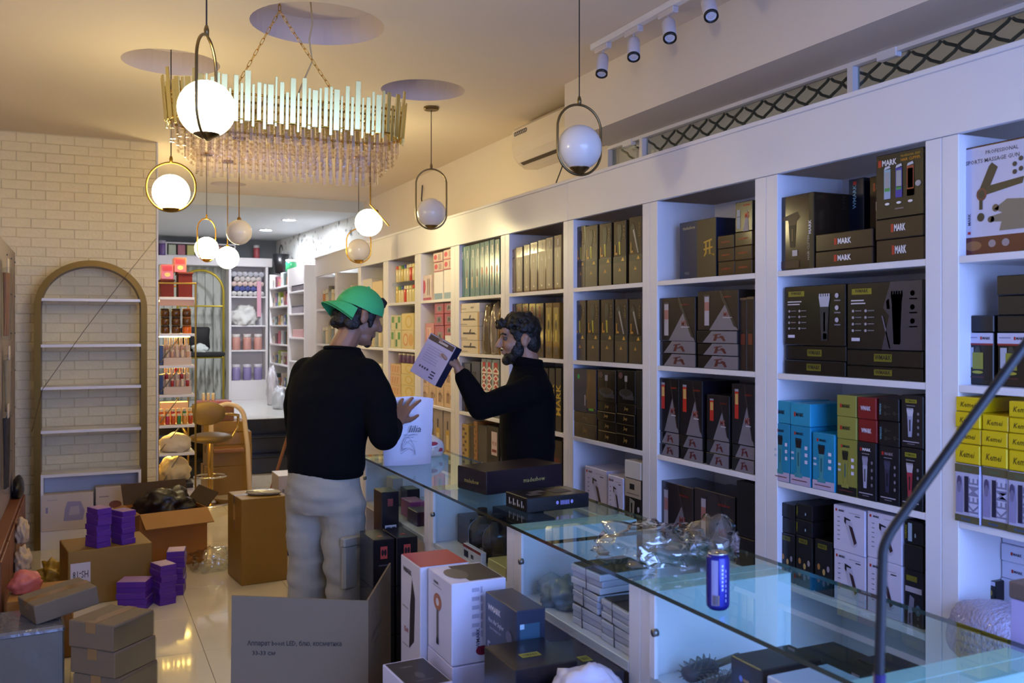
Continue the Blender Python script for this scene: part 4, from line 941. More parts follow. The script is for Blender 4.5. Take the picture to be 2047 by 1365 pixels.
for k, (nm, h) in enumerate((('bottom', .058), ('middle', .055), ('top', .058))):
    bundle(1.345, 2.235, zz, .18, .15, h - .004, 'tied bundle of white cards, %s of the left stack' % nm, 20 + k)
    if k < 2: bundle(1.345, 2.07, zz, .18, .15, h - .004, 'tied bundle of white cards, %s of the right stack' % nm, 30 + k)
    zz += h
random.seed(11)
crumple('plastic_bag', 'grey plastic bag of small goods left of the card bundles', 'plastic bag', (1.31, 2.47, DZ), (.13, .17, .08), mat('film_grey', '#7f8a94', .2, coat=.3), 2, .35, 2.4)
crumple('plastic_bag', 'pink plastic bag behind the grey one in the middle cabinet', 'plastic bag', (1.46, 2.44, DZ), (.13, .2, .10), mat('film_pink', '#d05a94', .3), 4, .25, 2)
# brushes and boxes in the nearest cabinet
def hair_brush(x, y, rz, lab):
    b_ = thing('hair_brush', lab, 'brush', (x, y, DZ + .028), rz, 'hair brushes in the counter')
    q = MB().use(paint('#4a4448', .5)); q.smooth = True; q.loft([((0, -.05, 0), .006, .004, Matrix.Rotation(PI / 2, 3, 'X')), ((0, -.04, 0), .024, .018, Matrix.Rotation(PI / 2, 3, 'X')), ((0, .04, 0), .026, .020, Matrix.Rotation(PI / 2, 3, 'X')), ((0, .05, 0), .010, .010, Matrix.Rotation(PI / 2, 3, 'X'))], 14); q.build('barrel', parent=b_)
    q = MB().use(paint('#6a5a44', .4)); q.smooth = True; q.tube([(0, .045, 0), (0, .09, 0), (0, .15, 0)], .009, 8); q.build('handle', parent=b_)
    q = MB().use(paint('#7a7268', .6))
    for i in range(9):
        for j in range(12):
            a = 2 * PI * j / 12 + i * .2; yy = -.038 + i * .0095
            if math.sin(a) < -.75: continue
            q.cyl((.02 * math.cos(a), yy, .016 * math.sin(a)), (.036 * math.cos(a), yy, .031 * math.sin(a)), .0012, n=4)
    o = q.build('bristles', parent=b_); o['kind'] = 'stuff'
hair_brush(1.31, 1.785, -1.3, 'round hair brush at the left end of the nearest cabinet'); hair_brush(1.31, 1.69, -1.5, 'round hair brush nearest the black box in the counter'); hair_brush(1.48, 1.75, -1.45, 'round hair brush behind the other two in the counter')
def t_dots(P):
    for y in (.3, .72): P.e(.35, y, .06, .05, '#7a8ae0'); P.r(.42, y - .03, .62, y + .02, '#a87a4a'); P.r(.55, y - .05, .7, y - .01, '#6aa84a')
inner(3, 1.33, 1.545, .16, .10, .135, '#17141c', 'black box with rainbow marks in the nearest cabinet', 0, (('left', t_dots),))
def t_wl(P): P.r(.3, .3, .5, .7, '#8f8a9c'); P.r(.55, .45, .8, .6, '#8f8a9c'); P.r(0, .12, 1, .14, '#8f8a9c')
inner(3, 1.33, 1.425, .16, .11, .13, '#cfcadf', 'white box right of the rainbow marked box in the counter', 0, (('left', t_wl),))
inner(3, 1.55, 1.61, .12, .12, .09, '#1d1a2a', 'dark box at the back of the nearest cabinet, left')
inner(3, 1.545, 1.385, .05, .14, .07, '#3a1d2a', 'maroon box at the back of the nearest cabinet')
inner(3, 1.33, 1.305, .16, .09, .10, '#15141c', 'black box beside the divider in the nearest cabinet')
inner(3, 1.46, 1.48, .09, .13, .12, '#14131c', 'black box in the middle of the nearest cabinet')
inner(3, 1.60, 1.49, .09, .10, .10, '#2a2438', 'dark violet box at the back of the nearest cabinet')
inner(3, 1.46, 1.33, .09, .12, .11, '#22303a', 'dark teal box beside the maroon one in the nearest cabinet')
inner(3, 1.61, 1.32, .08, .12, .13, '#6a6a2c', 'olive yellow box in the far corner of the nearest cabinet')
inner(4, 1.33, 1.03, .16, .18, .12, '#17141c', 'black box just past the last visible divider')
inner(4, 1.50, 1.0, .2, .15, .1, '#8a8a3c', 'olive box in the cabinet at the picture edge')

# goods piled on cartons in front of the counter
for k, (y, lab) in enumerate(((1.72, 'nearest'), (2.18, 'middle'), (2.66, 'farthest'))):
    plain_box('carton', 'brown carton under the goods before the counter, %s' % lab, 'carton', (1.06, y, 0), .28, .45, .50, '#a5753c', 0, .7, m=MATS['carton'])
def t_comb(P): P.t(.35, .9, .035, 'WMARK', '#5a5046', maxw=.35, bold=.03); P.r(.2, .85, .6, .858, '#9a9090'); P.e(.42, .66, .17, .11, '#b06a4c'); P.e(.42, .66, .07, .05, '#cfc6c8'); P.r(.38, .16, .46, .57, '#6a6058'); P.r(.37, .12, .47, .2, '#2a2428')
def t_side(P):
    for i in range(6): P.r(.36, .88 - i * .11, .5, .93 - i * .11, '#a8a2b8'); P.r(.52, .86 - i * .11, .56, .94 - i * .11, '#a8a2b8')
    P.t(.47, .3, .05, 'WMARK', '#3a3444', rot=90, maxw=.25); P.e(.55, .14, .12, .06, '#7a1d34'); P.t(.55, .14, .03, '5%', '#d8ccd8')
def t_dktop(P): P.r(.35, .05, .98, .95, '#2a2428'); P.e(.3, .5, .2, .3, '#5a5048')
plain_box('appliance_box', 'tall white comb box with orange ring before the counter', 'box', (1.035, 2.565, .617), .17, .20, .235, '#d5d0e0', 0, .3, (('left', t_comb), ('front', t_side), ('top', t_dktop)))
plain_box('appliance_box', 'white box under the tall comb box before the counter', 'box', (1.035, 2.565, .501), .17, .21, .114, '#cfcade', 0, .3)
def t_hot(P): P.t(.35, .9, .045, 'WMARK', '#2a2024', maxw=.5, bold=.03); P.p([(.45, .2), (.7, .3), (.75, .7), (.6, .85), (.5, .6)], '#2a2326'); P.t(.3, .35, .05, '1500', '#a82a28', maxw=.4); P.r(.1, .55, .4, .56, '#8f8488'); P.r(.1, .2, .4, .21, '#8f8488')
def t_redtop(P): P.r(0, 0, 1, 1, '#a82a28')
plain_box('appliance_box', 'white box with bright red top behind the comb box', 'box', (1.01, 2.775, .501), .16, .19, .35, '#d0cad2', 0, .3, (('left', t_hot), ('top', t_redtop)))
def t_styl(P):
    P.t(.3, .9, .05, 'WMARK', '#d5d2dc', maxw=.45, bold=.03); P.t(.36, .79, .04, 'Hot Air Styler', '#c8c4d0', maxw=.65); P.t(.34, .73, .025, 'Interchange tool', '#a8a4b4', maxw=.6); P.t(.25, .55, .12, '5+1', '#a8a4b4', maxw=.36); P.p([(.55, .4), (.68, .62), (.74, .6), (.62, .38)], '#8f2a44'); P.r(.1, .2, .26, .48, '#3a4660'); P.e(.78, .76, .1, .05, '#5a5a70'); P.p([(.3, .02), (.42, .26), (.46, .24), (.36, .02)], '#b8b4c8')
def t_sty2(P):
    for j in range(2): P.r(.1, .6 - j * .35, .8, .9 - j * .35, '#35566a'); P.r(.1, .86 - j * .35, .25, .9 - j * .35, '#a8c4d0')
plain_box('appliance_box', 'slate blue hair styler box before the counter', 'box', (1.075, 2.31, .501), .085, .21, .335, '#2c3244', 0, .3, (('left', t_styl), ('front', t_sty2)))
def t_vgt(P): P.r(.3, .35, .62, .5, '#8f8a1c'); P.t(.46, .425, .09, 'WMARK', '#1a1612', maxw=.28)
def t_vgs2(P): P.t(.4, .6, .16, 'WMARK', '#8f8a1c', maxw=.45, bold=.03)
plain_box('appliance_box', 'black box with yellow label right of the styler box', 'box', (1.02, 2.10, .501), .17, .19, .262, '#17151c', 0, .25, (('top', t_vgt), ('front', t_vgs2), ('left', t_vgs2)))
plain_box('appliance_box', 'black box against the counter behind yellow labelled one', 'box', (1.165, 2.09, .501), .095, .26, .235, '#1c1a26', 0, .25, (('top', t_vgt),))
plain_box('appliance_box', 'black box with gold lettering at the lower picture edge', 'box', (1.03, 1.90, .501), .17, .18, .17, '#17151c', 0, .25, (('front', t_vgs2), ('left', t_vgs2), ('top', t_vgt)))
def t_dk(P): P.r(.03, .03, .97, .97, '#221c20'); P.t(.4, .75, .06, 'WMARK', '#77707c', maxw=.3); P.e(.5, .4, .1, .12, '#4a4448'); P.r(.3, .2, .7, .24, '#4a4448')
def t_wmf(P): P.t(.45, .65, .1, 'WMARK', '#2a2630', maxw=.5, bold=.03); P.r(.2, .5, .6, .52, '#8f8a9c')
plain_box('appliance_box', 'white box with dark top at the lower picture edge', 'box', (.865, 2.52, .35), .13, .22, .245, '#cfcade', .05, .3, (('top', t_dk), ('front', t_wmf), ('left', t_wmf)))
plain_box('carton', 'brown carton under the white box with dark top', 'carton', (.77, 2.52, 0), .12, .3, .348, '#a5753c', 0, .7, m=MATS['carton'])
crumple('plastic_bag', 'white plastic bag bulging at the lower picture edge', 'plastic bag', (1.06, 1.86, .672), (.20, .24, .115), mat('bag_milky', '#d2cdde', .35, bump=.2, bump_scale=20), 6, .3, 2.2)
# black boxes with red badges beside the customer
def t_badge(P): P.r(.34, .6, .66, .86, '#b8433a'); P.e(.44, .73, .06, .07, '#1a1216'); P.e(.57, .73, .06, .07, '#1a1216'); P.r(.25, .45, .75, .48, '#4a4450')
def t_btop(P): P.r(.38, .25, .62, .35, '#9a3a24')
for c_, x in enumerate((1.06, 1.155)):
    z = 0
    for j, h in enumerate((.19, .19, .19, .19)):
        plain_box('tool_box', 'black box with red badge, %s column, %s layer, beside customer' % (['left', 'right'][c_], ['floor', 'second', 'third', 'top'][j]), 'box', (x, 3.58, z), .088, .19, h - .001, '#131017', 0, .25, (('front', t_badge), ('top', t_btop)), 'black boxes with red badges'); z += h
def t_badge2(P): P.r(.34, .78, .66, .9, '#7a2f2c'); P.r(.18, .34, .86, .48, '#b8bcc8'); P.r(.25, .37, .5, .45, '#2a4a7a'); P.r(.6, .37, .8, .45, '#2a3a5a'); P.r(.2, .14, .8, .16, '#2a4a5a')
plain_box('tool_box', 'upright black box with pale strip against the counter end', 'box', (1.175, 3.83, .62), .075, .12, .27, '#14121a', 0, .25, (('front', t_badge2),))
plain_box('carton', 'brown carton under the upright black box', 'carton', (1.165, 3.82, 0), .09, .2, .619, '#a5753c', 0, .7, m=MATS['carton'])

# ================================================================ LAMPS AND CEILING FITTINGS
def emission(name, col, s):
    if name in MATS: return MATS[name]
    m = bpy.data.materials.new(name); m.use_nodes = True; nt = m.node_tree; nt.nodes.clear()
    o = nt.nodes.new('ShaderNodeOutputMaterial'); e = nt.nodes.new('ShaderNodeEmission'); e.inputs[0].default_value = srgb(col); e.inputs[1].default_value = s
    nt.links.new(e.outputs[0], o.inputs[0]); MATS[name] = m; return m
emission('globe_lit', '#ffecae', LAMP_W * 5)
mat('globe_off', '#e2dcd8', .25, coat=.2)
mat('cord', '#1c1612', .5)
def pendant(label, c, style, lit, top, bottom=-.108, half=.1, rz=0, cz=None, metal='brass_dark', R=.095):
    """origin at globe centre; ring from bottom to top around the globe"""
    p = thing('pendant_lamp', label, 'lamp', c, rz, 'glass globe pendant lamps')
    q = MB().use('globe_lit' if lit else 'globe_off'); q.smooth = True; q.sphere((0, 0, 0), R, 32, 20); q.build('glass_globe', parent=p)
    ceil_z = (ZC if cz is None else cz) - c[2]
    if style == 'ring':
        h = (top - bottom) / 2; zc = (top + bottom) / 2; P = []
        st = max(0, h - half)          # straight sides of the stadium
        for i in range(48):
            a = 2 * PI * i / 48; x = half * math.cos(a); z = math.sin(a)
            P.append((x, 0, zc + (st if z >= 0 else -st) * (1 if abs(z) > 1e-6 else 0) + (h - st) * z))
        q = MB().use(metal); q.smooth = True; q.tube(P, .0055, 8, closed=True); q.build('ring_frame', parent=p)
        q = MB().use(metal); q.smooth = True; q.lathe([(.012, bottom), (.042, -R * .93), (.046, -R * .85), (.04, -R * .82)], 20); q.build('globe_holder', parent=p)
        q = MB().use(metal); q.smooth = True; q.lathe([(.008, top - .004), (.009, top + .02), (.005, top + .035)], 12); q.build('ferrule', parent=p)
        q = MB().use('cord'); q.cyl((0, 0, top + .03), (0, 0, ceil_z - .012), .0028, n=6); q.build('cord', parent=p)
    elif style == 'rod':
        q = MB().use(metal); q.cyl((0, 0, R - .004), (0, 0, ceil_z - .3), .004, n=8); q.build('rod', parent=p)
        q = MB().use('cord'); q.cyl((0, 0, ceil_z - .3), (0, 0, ceil_z - .012), .0025, n=6); q.build('cord', parent=p)
        q = MB().use(metal); q.smooth = True; q.lathe([(.015, R - .003), (.015, R + .012), (.006, R + .02)], 12); q.build('ferrule', parent=p)
    elif style == 'stick':
        q = MB().use(metal); q.cyl((.012, 0, .125), (.012, 0, ceil_z - .012), .005, n=8); q.build('rod', parent=p)
        q = MB().use(metal); q.cyl((.010, -.03, .128), (.145, -.03, -.025), .005, n=8); q.build('slanting_bar', parent=p)
        q = MB().use(metal); q.smooth = True; q.cyl((.055, -.03, .075), (.05, -.01, .07), .016, n=12); q.build('joint', parent=p)
    q = MB().use(metal); q.lathe([(.045, ceil_z - .02), (.05, ceil_z - .012), (.05, ceil_z - .0005)], 20); q.build('ceiling_plate', parent=p)
    return p
pendant('large lit globe pendant hanging in front of the chandelier', (.376, 3.283, 2.325), 'ring', True, .248, -.103, .105, math.radians(66))
pendant('lit globe pendant in a round ring near the brick wall', (.415, 5.186, 2.298), 'ring', True, .158, -.100, .126, math.radians(-18), ZC + .13, 'gold_dull')
pendant('unlit globe pendant in an oval ring nearest the shelves', (1.896, 3.426, 2.344), 'ring', False, .181, -.115, .104, math.radians(0))
pendant('unlit globe pendant in a tall oval ring under a ceiling recess', (2.062, 5.723, 2.34), 'ring', False, .285, -.108, .10, math.radians(-20), ZC)
pendant('lit globe pendant beside a slanting brass bar', (1.815, 6.332, 2.326), 'stick', True, 0, rz=math.radians(-20), metal='gold_dull')
pendant('small unlit globe pendant in a ring below the slanting bar lamp', (2.102, 7.634, 2.243), 'ring', False, .18, -.108, .102, math.radians(-20), metal='gold')
pendant('unlit globe pendant on a straight rod', (1.067, 7.251, 2.313), 'rod', False, 0, metal='gold_dull')
pendant('lit globe pendant in a narrow arch frame far back', (.916, 7.994, 2.241), 'ring', True, .248, -.108, .105, math.radians(40), metal='gold')
pendant('lowest lit globe pendant far back on a thin rod', (1.122, 8.282, 2.193), 'rod', True, 0, metal='gold_dull')

# chandelier: oval of gold bars over tiers of crystal rods
CH = (.89, 4.45, 2.29)
ch = thing('chandelier', 'oval chandelier of gold bars and hanging crystal rods', 'chandelier', CH)
A, B = .565, .165
def oval(t, a=A, b=B):
    """point and heading along a stadium outline, t in 0..1"""
    s = a - b; per = 4 * s + 2 * PI * b; d = (t % 1) * per
    if d < 2 * s: return (-s + d, -b, -PI / 2)
    d -= 2 * s
    if d < PI * b: th = -PI / 2 + d / b; return (s + b * math.cos(th), b * math.sin(th), th)
    d -= PI * b
    if d < 2 * s: return (s - d, b, PI / 2)
    d -= 2 * s; th = PI / 2 + d / b; return (-s + b * math.cos(th), b * math.sin(th), th)
random.seed(5)
mat('gold_polished', '#e6d68c', .26, 1)
bars = {}
NB = 104
for i in range(NB):
    w = [.011, .02, .014, .026][i % 4] + .001 * (i % 3); hh = [.205, .18, .225, .19, .17][i % 5]; off = [0, .012, -.01, .02, -.018, .006][i % 6]
    k = (round(w, 3), hh)
    if k not in bars:
        bars[k] = MB().use('gold_polished').bbox(-.003, .003, -w / 2, w / 2, 0, hh, .0012).mesh('gold_bar')
    x, y, th = oval(i / NB)
    o_ = .006 * (i % 2)
    link('gold_bar', bars[k], ch, (x + (o_ - .012) * math.cos(th), y + (o_ - .012) * math.sin(th), .215 + off), (0, math.radians(5), th))
for zz, a_, b_ in ((.235, A - .012, B - .012), (.35, A - .012, B - .012)):
    q = MB().use('gold'); q.smooth = True; P = [(oval(i / 80, a_, b_)[0], oval(i / 80, a_, b_)[1], zz) for i in range(80)]; q.tube(P, .006, 6, closed=True); q.build('frame_ring', parent=ch)
q = MB().use('gold_dull')
for x in (-.4, -.13, .13, .4): q.box(x - .006, x + .006, -B + .012, B - .012, .344, .354)
q.box(-A + .02, A - .02, -.006, .006, .344, .354); q.build('cross_frame', parent=ch)
rod = {}
def crystal_rod(L):
    if L not in rod:
        q = MB().use('crystal'); q.prism([(-.007, -.003), (.007, -.003), (.009, 0), (.007, .003), (-.007, .003), (-.009, 0)], -L, 0); rod[L] = q.mesh('crystal_rod')
    return rod[L]
for n, a_, b_, zt, L in ((62, A - .03, B - .03, .24, .10), (56, A - .09, B - .06, .18, .11), (58, A - .14, B - .085, .115, .115)):
    for i in range(n):
        x, y, th = oval(i / n, a_, b_); link('crystal_rod', crystal_rod(L), ch, (x, y, zt + .006 * (i % 2)), (0, 0, th + PI / 2))
q = MB().use('crystal')
for a_, b_, z0, z1 in ((A - .06, B - .045, .10, .23), (A - .115, B - .072, .05, .2)):
    for i in range(58):
        x, y, th = oval(i / 58 + .004, a_, b_)
        for j in range(7):
            z = z0 + (z1 - z0) * j / 6; r = .0075
            q.add([(x, y, z + r), (x + r, y, z), (x, y + r, z), (x - r, y, z), (x, y - r, z), (x, y, z - r)], [(0, 1, 2), (0, 2, 3), (0, 3, 4), (0, 4, 1), (5, 2, 1), (5, 3, 2), (5, 4, 3), (5, 1, 4)])
o = q.build('bead_strings', parent=ch); o['kind'] = 'stuff'
# hook, chains, cable
ht = ZC + .13 - CH[2]
hx, hy = -.07, -.11
q = MB().use('gold'); q.smooth = True; q.lathe([(.03, ht - .001), (.03, ht - .012), (.008, ht - .03)], 16, Matrix.Translation((hx, hy, 0))); q.build('ceiling_hook', parent=ch)
lk = MB().use('gold'); lk.smooth = True
lk.tube([(.006 * math.cos(2 * PI * i / 14), 0, (.011 if math.sin(2 * PI * i / 14) > 0 else -.011) + .006 * math.sin(2 * PI * i / 14)) for i in range(14)], .0017, 5, closed=True); lkm = lk.mesh('chain_link')
def chain(p0, p1):
    p0, p1 = Vector(p0), Vector(p1); d = p1 - p0; n = max(1, round(d.length / .029)); qd = d.to_track_quat('Z', 'Y')
    for i in range(n):
        o = link('chain_link', lkm, ch, p0 + d * ((i + .5) / n)); o.rotation_mode = 'QUATERNION'; o.rotation_quaternion = qd @ Matrix.Rotation(PI / 2 * (i % 2), 3, 'Z').to_quaternion()
knot = (hx, hy, ht - .11)
chain((hx, hy, ht - .03), knot); chain(knot, (-.28, 0, .355)); chain(knot, (.27, 0, .355))
q = MB().use(paint('#b8a888', .4)); q.smooth = True
q.tube([(.09, -.03, ht - .002), (.10, -.035, ht - .12), (.085, -.03, ht - .2), (.10, -.03, ht - .3), (.05, -.02, ht - .42), (.02, 0, .36)], .004, 6); q.build('power_cable', parent=ch)

# spot track by the bulkhead
tr = thing('track_light', 'white ceiling track with five white spot heads', 'track light', (2.36, 3.4, ZC))
MB().use('white_laminate').bbox(-.018, .018, -.75, .72, -.03, -.0005, .002).build('track_rail', parent=tr)
for i in range(5):
    y = .62 - i * .285
    MB().use(paint('#cfc6c8', .4)).bbox(-.016, .016, y - .06, y + .06, -.058, -.0305, .003).build('track_adapter', parent=tr)
    hd = Matrix.Translation((0, y, -.07)) @ Matrix.Rotation(math.radians(-20 - 5 * i), 4, 'X') @ Matrix.Rotation(math.radians(15), 4, 'Y')
    q = MB().use(paint('#cfc8d0', .35)); q.smooth = True; q.lathe([(.026, -.02), (.03, -.03), (.03, -.125), (.027, -.128)], 20, hd); sp = q.build('spot_head', parent=tr)
    q = MB().use('black_plastic'); q.smooth = True; q.lathe([(.0302, -.122), (.0302, -.134), (.024, -.134), (.02, -.12)], 20, hd, cap=False); q.build('black_bezel', parent=sp)
    q = MB().use(paint('#d8d8e4', .2)); q.lathe([(.022, -.1285), (.002, -.127)], 16, hd, cap=False); q.build('lens', parent=sp)
    q = MB().use(paint('#cfc6c8', .4)); q.cyl((0, y, -.055), hd @ Vector((0, 0, -.03)), .006, n=8); q.build('swivel', parent=tr)

# split air conditioner
ac = thing('air_conditioner', 'white wall-mounted air conditioner above the shelves', 'air conditioner', (2.899, 5.38, 2.70))
prof = [(0, 0), (-.10, -.005), (-.155, .03), (-.19, .075), (-.20, .13), (-.195, .25), (-.17, .275), (0, .275)]
q = MB().use(mat('ac_white', '#ddd0bf', .22, coat=.2)); L = .465
M = Matrix(((1, 0, 0, 0), (0, 0, 1, 0), (0, 1, 0, 0), (0, 0, 0, 1)))
q.prism([(x, z) for x, z in prof], -L, L, M); q.build('body', parent=ac)
MB().use(paint('#4a3c30', .5)).add([(-.1575, -L + .05, .029), (-.1575, L - .05, .029), (-.135, L - .05, .0125), (-.135, -L + .05, .0125)], [(0, 1, 2, 3)]).build('air_slot', parent=ac)
MB().use(mat('ac_flap', '#e3d6c5', .2)).add([(-.1605, -L + .03, .031), (-.1605, L - .03, .031), (-.193, L - .03, .073), (-.193, -L + .03, .073), (-.1575, -L + .03, .034), (-.1575, L - .03, .034), (-.19, L - .03, .076), (-.19, -L + .03, .076)], [(0, 1, 2, 3), (7, 6, 5, 4), (0, 4, 5, 1), (3, 2, 6, 7)]).build('flap', parent=ac)
q = MB().use(paint('#3a3448', .4)); q.smooth = True
ringm = q.tube([(-.0005, .013 * math.cos(2 * PI * i / 14), .013 * math.sin(2 * PI * i / 14)) for i in range(14)], .003, 5, closed=True).mesh('badge_ring')
for i in range(7): link('badge_ring', ringm, ac, (-.1965, L - .05 - i * .028, .222))
q = MB().use('cord'); q.smooth = True; q.tube([(-.05, -.02, 0), (-.06, -.02, -.06), (-.075, .05, -.17), (-.08, .07, -.235)], .004, 6); cb = q.build('power_cable', parent=ac)
MB().use('black_plastic').bbox(-.09, -.07, .062, .082, -.275, -.23, .003).build('plug', parent=cb)
tag(MB().use('cord').tube([(2.885, 8.25, 2.93), (2.882, 8.27, 2.8), (2.884, 8.2, 2.66), (2.884, 8.24, 2.42)], .006, 6).build('wall_cable'), 'dark cable hanging on the wall above the far shelves', 'cable')

# recessed downlights of the back room
for (x, y), nm in (((2.25, 11.3), 'nearer'), ((2.2, 12.6), 'farther')):
    d = thing('downlight', '%s round white downlight in the back room ceiling' % nm, 'light', (x, y, 2.90), 0, 'round ceiling downlights')
    MB().use('white_laminate').lathe([(.075, -.0005), (.098, -.0005), (.098, -.008), (.075, -.008)], 28, cap=False).build('trim_ring', parent=d)
    MB().use(emission('downlight_lens', '#f2f6ff', 520)).lathe([(.075, -.004), (.001, -.004)], 28, cap=False).build('lens', parent=d)

# ================================================================ LEFT SIDE
# gold arch shelf before the brick wall
ar = thing('arch_shelf', 'tall gold arched display shelf with white boards, nearly empty', 'shelf', (.05, 7.52, 0))
W, ZS, DP, TH = .375, 1.735, .125, .042
out = [(-W, 0)] + [(-W * math.cos(a), ZS + (2.077 - ZS) * math.sin(a)) for a in [PI * i / 28 for i in range(29)]] + [(W, 0)]
w2 = W - TH
inn = [(-w2, 0)] + [(-w2 * math.cos(a), ZS + (2.077 - TH - ZS) * math.sin(a)) for a in [PI * i / 28 for i in range(29)]] + [(w2, 0)]
q = MB().use(mat('gold_frame', '#6e5016', .4, .7)); n = len(out)
vs = [(x, -DP, z) for x, z in out] + [(x, -DP, z) for x, z in inn] + [(x, DP, z) for x, z in out] + [(x, DP, z) for x, z in inn]
fs = []
for i in range(n - 1): fs += [(i, n + i, n + i + 1, i + 1), (2 * n + i, 2 * n + i + 1, 3 * n + i + 1, 3 * n + i), (i, i + 1, 2 * n + i + 1, 2 * n + i), (n + i, 3 * n + i, 3 * n + i + 1, n + i + 1)]
q.add(vs, fs); q.build('arch_frame', parent=ar)
for z in (1.80, 1.468, 1.163, .85):
    MB().use('white_laminate').bbox(-w2, w2, -DP + .004, DP, z - .022, z, .002).build('board', parent=ar)
cbx = MB().use('white_laminate'); cbx.box(-w2, w2, -DP, DP, .515, .535).box(-w2, -w2 + .018, -DP, DP, 0, .515).box(w2 - .018, w2, -DP, DP, 0, .515).box(-w2 + .018, w2 - .018, -DP, DP, .11, .13).box(-w2 + .018, w2 - .018, DP - .012, DP, .13, .515).box(-w2 + .018, w2 - .018, -DP, -DP + .015, 0, .11); cbx.build('base_cabinet', parent=ar)
def t_sketch(P): P.p([(.42, .25), (.8, .25), (.84, .5), (.76, .78), (.5, .8), (.45, .6)], '#9a94b8'); P.p([(.52, .4), (.74, .42), (.72, .66), (.56, .64)], '#b8b0c4'); P.r(.08, .5, .12, .66, '#8f88a8'); P.r(.1, .85, .3, .87, '#a8a0a8')
plain_box('appliance_box', 'white carton with blue sketch in the arch shelf base', 'box', (-.11, 7.45, .131), .34, .12, .26, '#cdbfb4', 0, .5, (('front', t_sketch),))
plain_box('appliance_box', 'white carton with small print right in the arch shelf base', 'box', (.185, 7.46, .131), .22, .12, .29, '#c6b8ae', 0, .5, (('front', lambda P: (P.r(.1, .75, .4, .78, '#8f8488'), P.e(.6, .55, .2, .1, '#7a4a4a'))),))
tag(MB().use(paint('#5a4426', .6)).tube([(.505, 7.66, 2.28), (.30, 7.39, 2.0), (.0, 7.385, 1.57), (-.27, 7.385, 1.15), (-.34, 7.40, .85)], .0022, 5).build('hanging_thread'), 'thin brown thread stretched slanting before the arch shelf', 'cord')

# display wall with hair goods on the far left
pn = thing('hair_goods_display', 'grey mauve display panel at the left picture edge', 'panel', (-.45, 6.2, 0))
MB().use(mat('panel_mauve', '#8f7f7c', .5, noise_amt=.04)).bbox(-.02, .02, -1.2, .97, .492, 2.1, .003).build('board', parent=pn)
for z in (.8, 1.05, 1.3, 1.55, 1.8, 2.03):
    for y in (.9, .55, .2): MB().use('steel').cyl((.02, y, z), (.027, y, z), .006, n=8).build('peg_hole_cap', parent=pn)
bc = thing('base_cabinet', 'reddish brown wooden base cabinet at the left picture edge', 'cabinet', (-.5, 6.2, 0))
MB().use(mat('wood_red', '#7a4626', .45, noise_amt=.12, noise_scale=5)).bbox(-.14, .13, -1.2, .84, 0, .49, .004).build('carcass', parent=bc)
for k in range(4): MB().use(MATS['wood_red']).bbox(.1305, .142, -1.18 + k * .5, -.70 + k * .5, .03, .47, .004).build('door', parent=bc)
crumple('handbag', 'black bag lying on the brown base cabinet', 'bag', (-.392, 6.82, .4915), (.07, .30, .13), 'black_plastic', 9, .12, 1.4)
def hair_pack(y, z, L, lab, seed, col):
    random.seed(seed)
    h = thing('hair_pack', lab, 'hair pack', (-.405, y, z), 0, 'packs of hair hanging on the display panel')
    q = MB().use(mat('hair_' + col[1:], col, .45, bump=.5, bump_scale=60))
    for k in range(6):
        x = -.02 + .04 * k / 5; ph = random.random() * 6
        q.tube([(x * .3, .02 * math.sin(ph + t * 3) * (.3 + t) + (k - 2.5) * .012, -.05 - L * t) for t in [i / 9 for i in range(10)]], .012, 6, rfun=lambda t: 1 - .5 * t)
    o = q.build('hair_strands', parent=h); o['kind'] = 'stuff'
    q = MB().use('clear_plastic'); q.bbox(-.018, .03, -.06, .06, -L - .08, -.02, .01); q.build('plastic_sleeve', parent=h)
    MB().use(paint('#c8b8a8', .5)).bbox(.008, .012, -.05, .05, -.05, .03, .001).build('header_card', parent=h)
hair_pack(6.02, 1.95, .36, 'brown hair pack hanging highest on the left panel', 1, '#8a5a2c')
hair_pack(6.10, 1.45, .30, 'fair hair pack in silvery film on the left panel', 2, '#a08a64')
hair_pack(6.02, 1.12, .40, 'dark hair pack hanging lowest on the left panel', 3, '#33271c')
for k, (y, z, s) in enumerate(((6.0, .36, .10), (5.9, .22, .13), (6.05, .1, .12))):
    crumple('cloth_bundle', 'cream cloth bundle before the brown cabinet, %s' % ['highest', 'middle', 'lowest'][k], 'cloth', (-.325 + .008 * k, y, z if k < 2 else 0), (s * .7, s * 1.6, .13), paint('#c0a584', .8), 30 + k, .3, 2.5)

# cartons and purple boxes on the floor
def flapless(name, label, loc, w, d, h, m, rz, tape=True, label_fn=None, rx=0):
    o = thing(name, label, 'carton', loc, rz); o.rotation_euler = (0, rx, rz)
    MB().use(m).bbox(-w / 2, w / 2, -d / 2, d / 2, 0, h, .004).build('box_body', parent=o)
    if tape:
        q = MB().use('tape'); q.box(-w / 2 - .001, w / 2 + .001, -.025, .025, h - .0005, h + .0012); q.box(-w / 2 - .0013, -w / 2, -.025, .025, h * .6, h); q.box(w / 2, w / 2 + .0013, -.025, .025, h * .6, h); q.build('tape_strip', parent=o)
    if label_fn:
        P = Print(w, h); label_fn(P); link('front_label', P.mesh(), o, (0, -d / 2, 0))
    return o
mat('carton_yellow', '#8f6a22', .55, noise_amt=.08, noise_scale=6, coat=.1)
def t_hs(P): P.r(.03, .36, .26, .78, '#cfc4c4'); P.t(.145, .57, .13, 'HS-18', '#4a4244', rot=180, maxw=.18)
flapless('carton', 'brown carton with an upside-down paper label on the floor', (.115, 6.02, 0), .455, .36, .315, 'carton_yellow', math.radians(8), False, t_hs)
mat('purple', '#5a2a94', .4); mat('purple_top', '#a07ab0', .4)
pm = {}
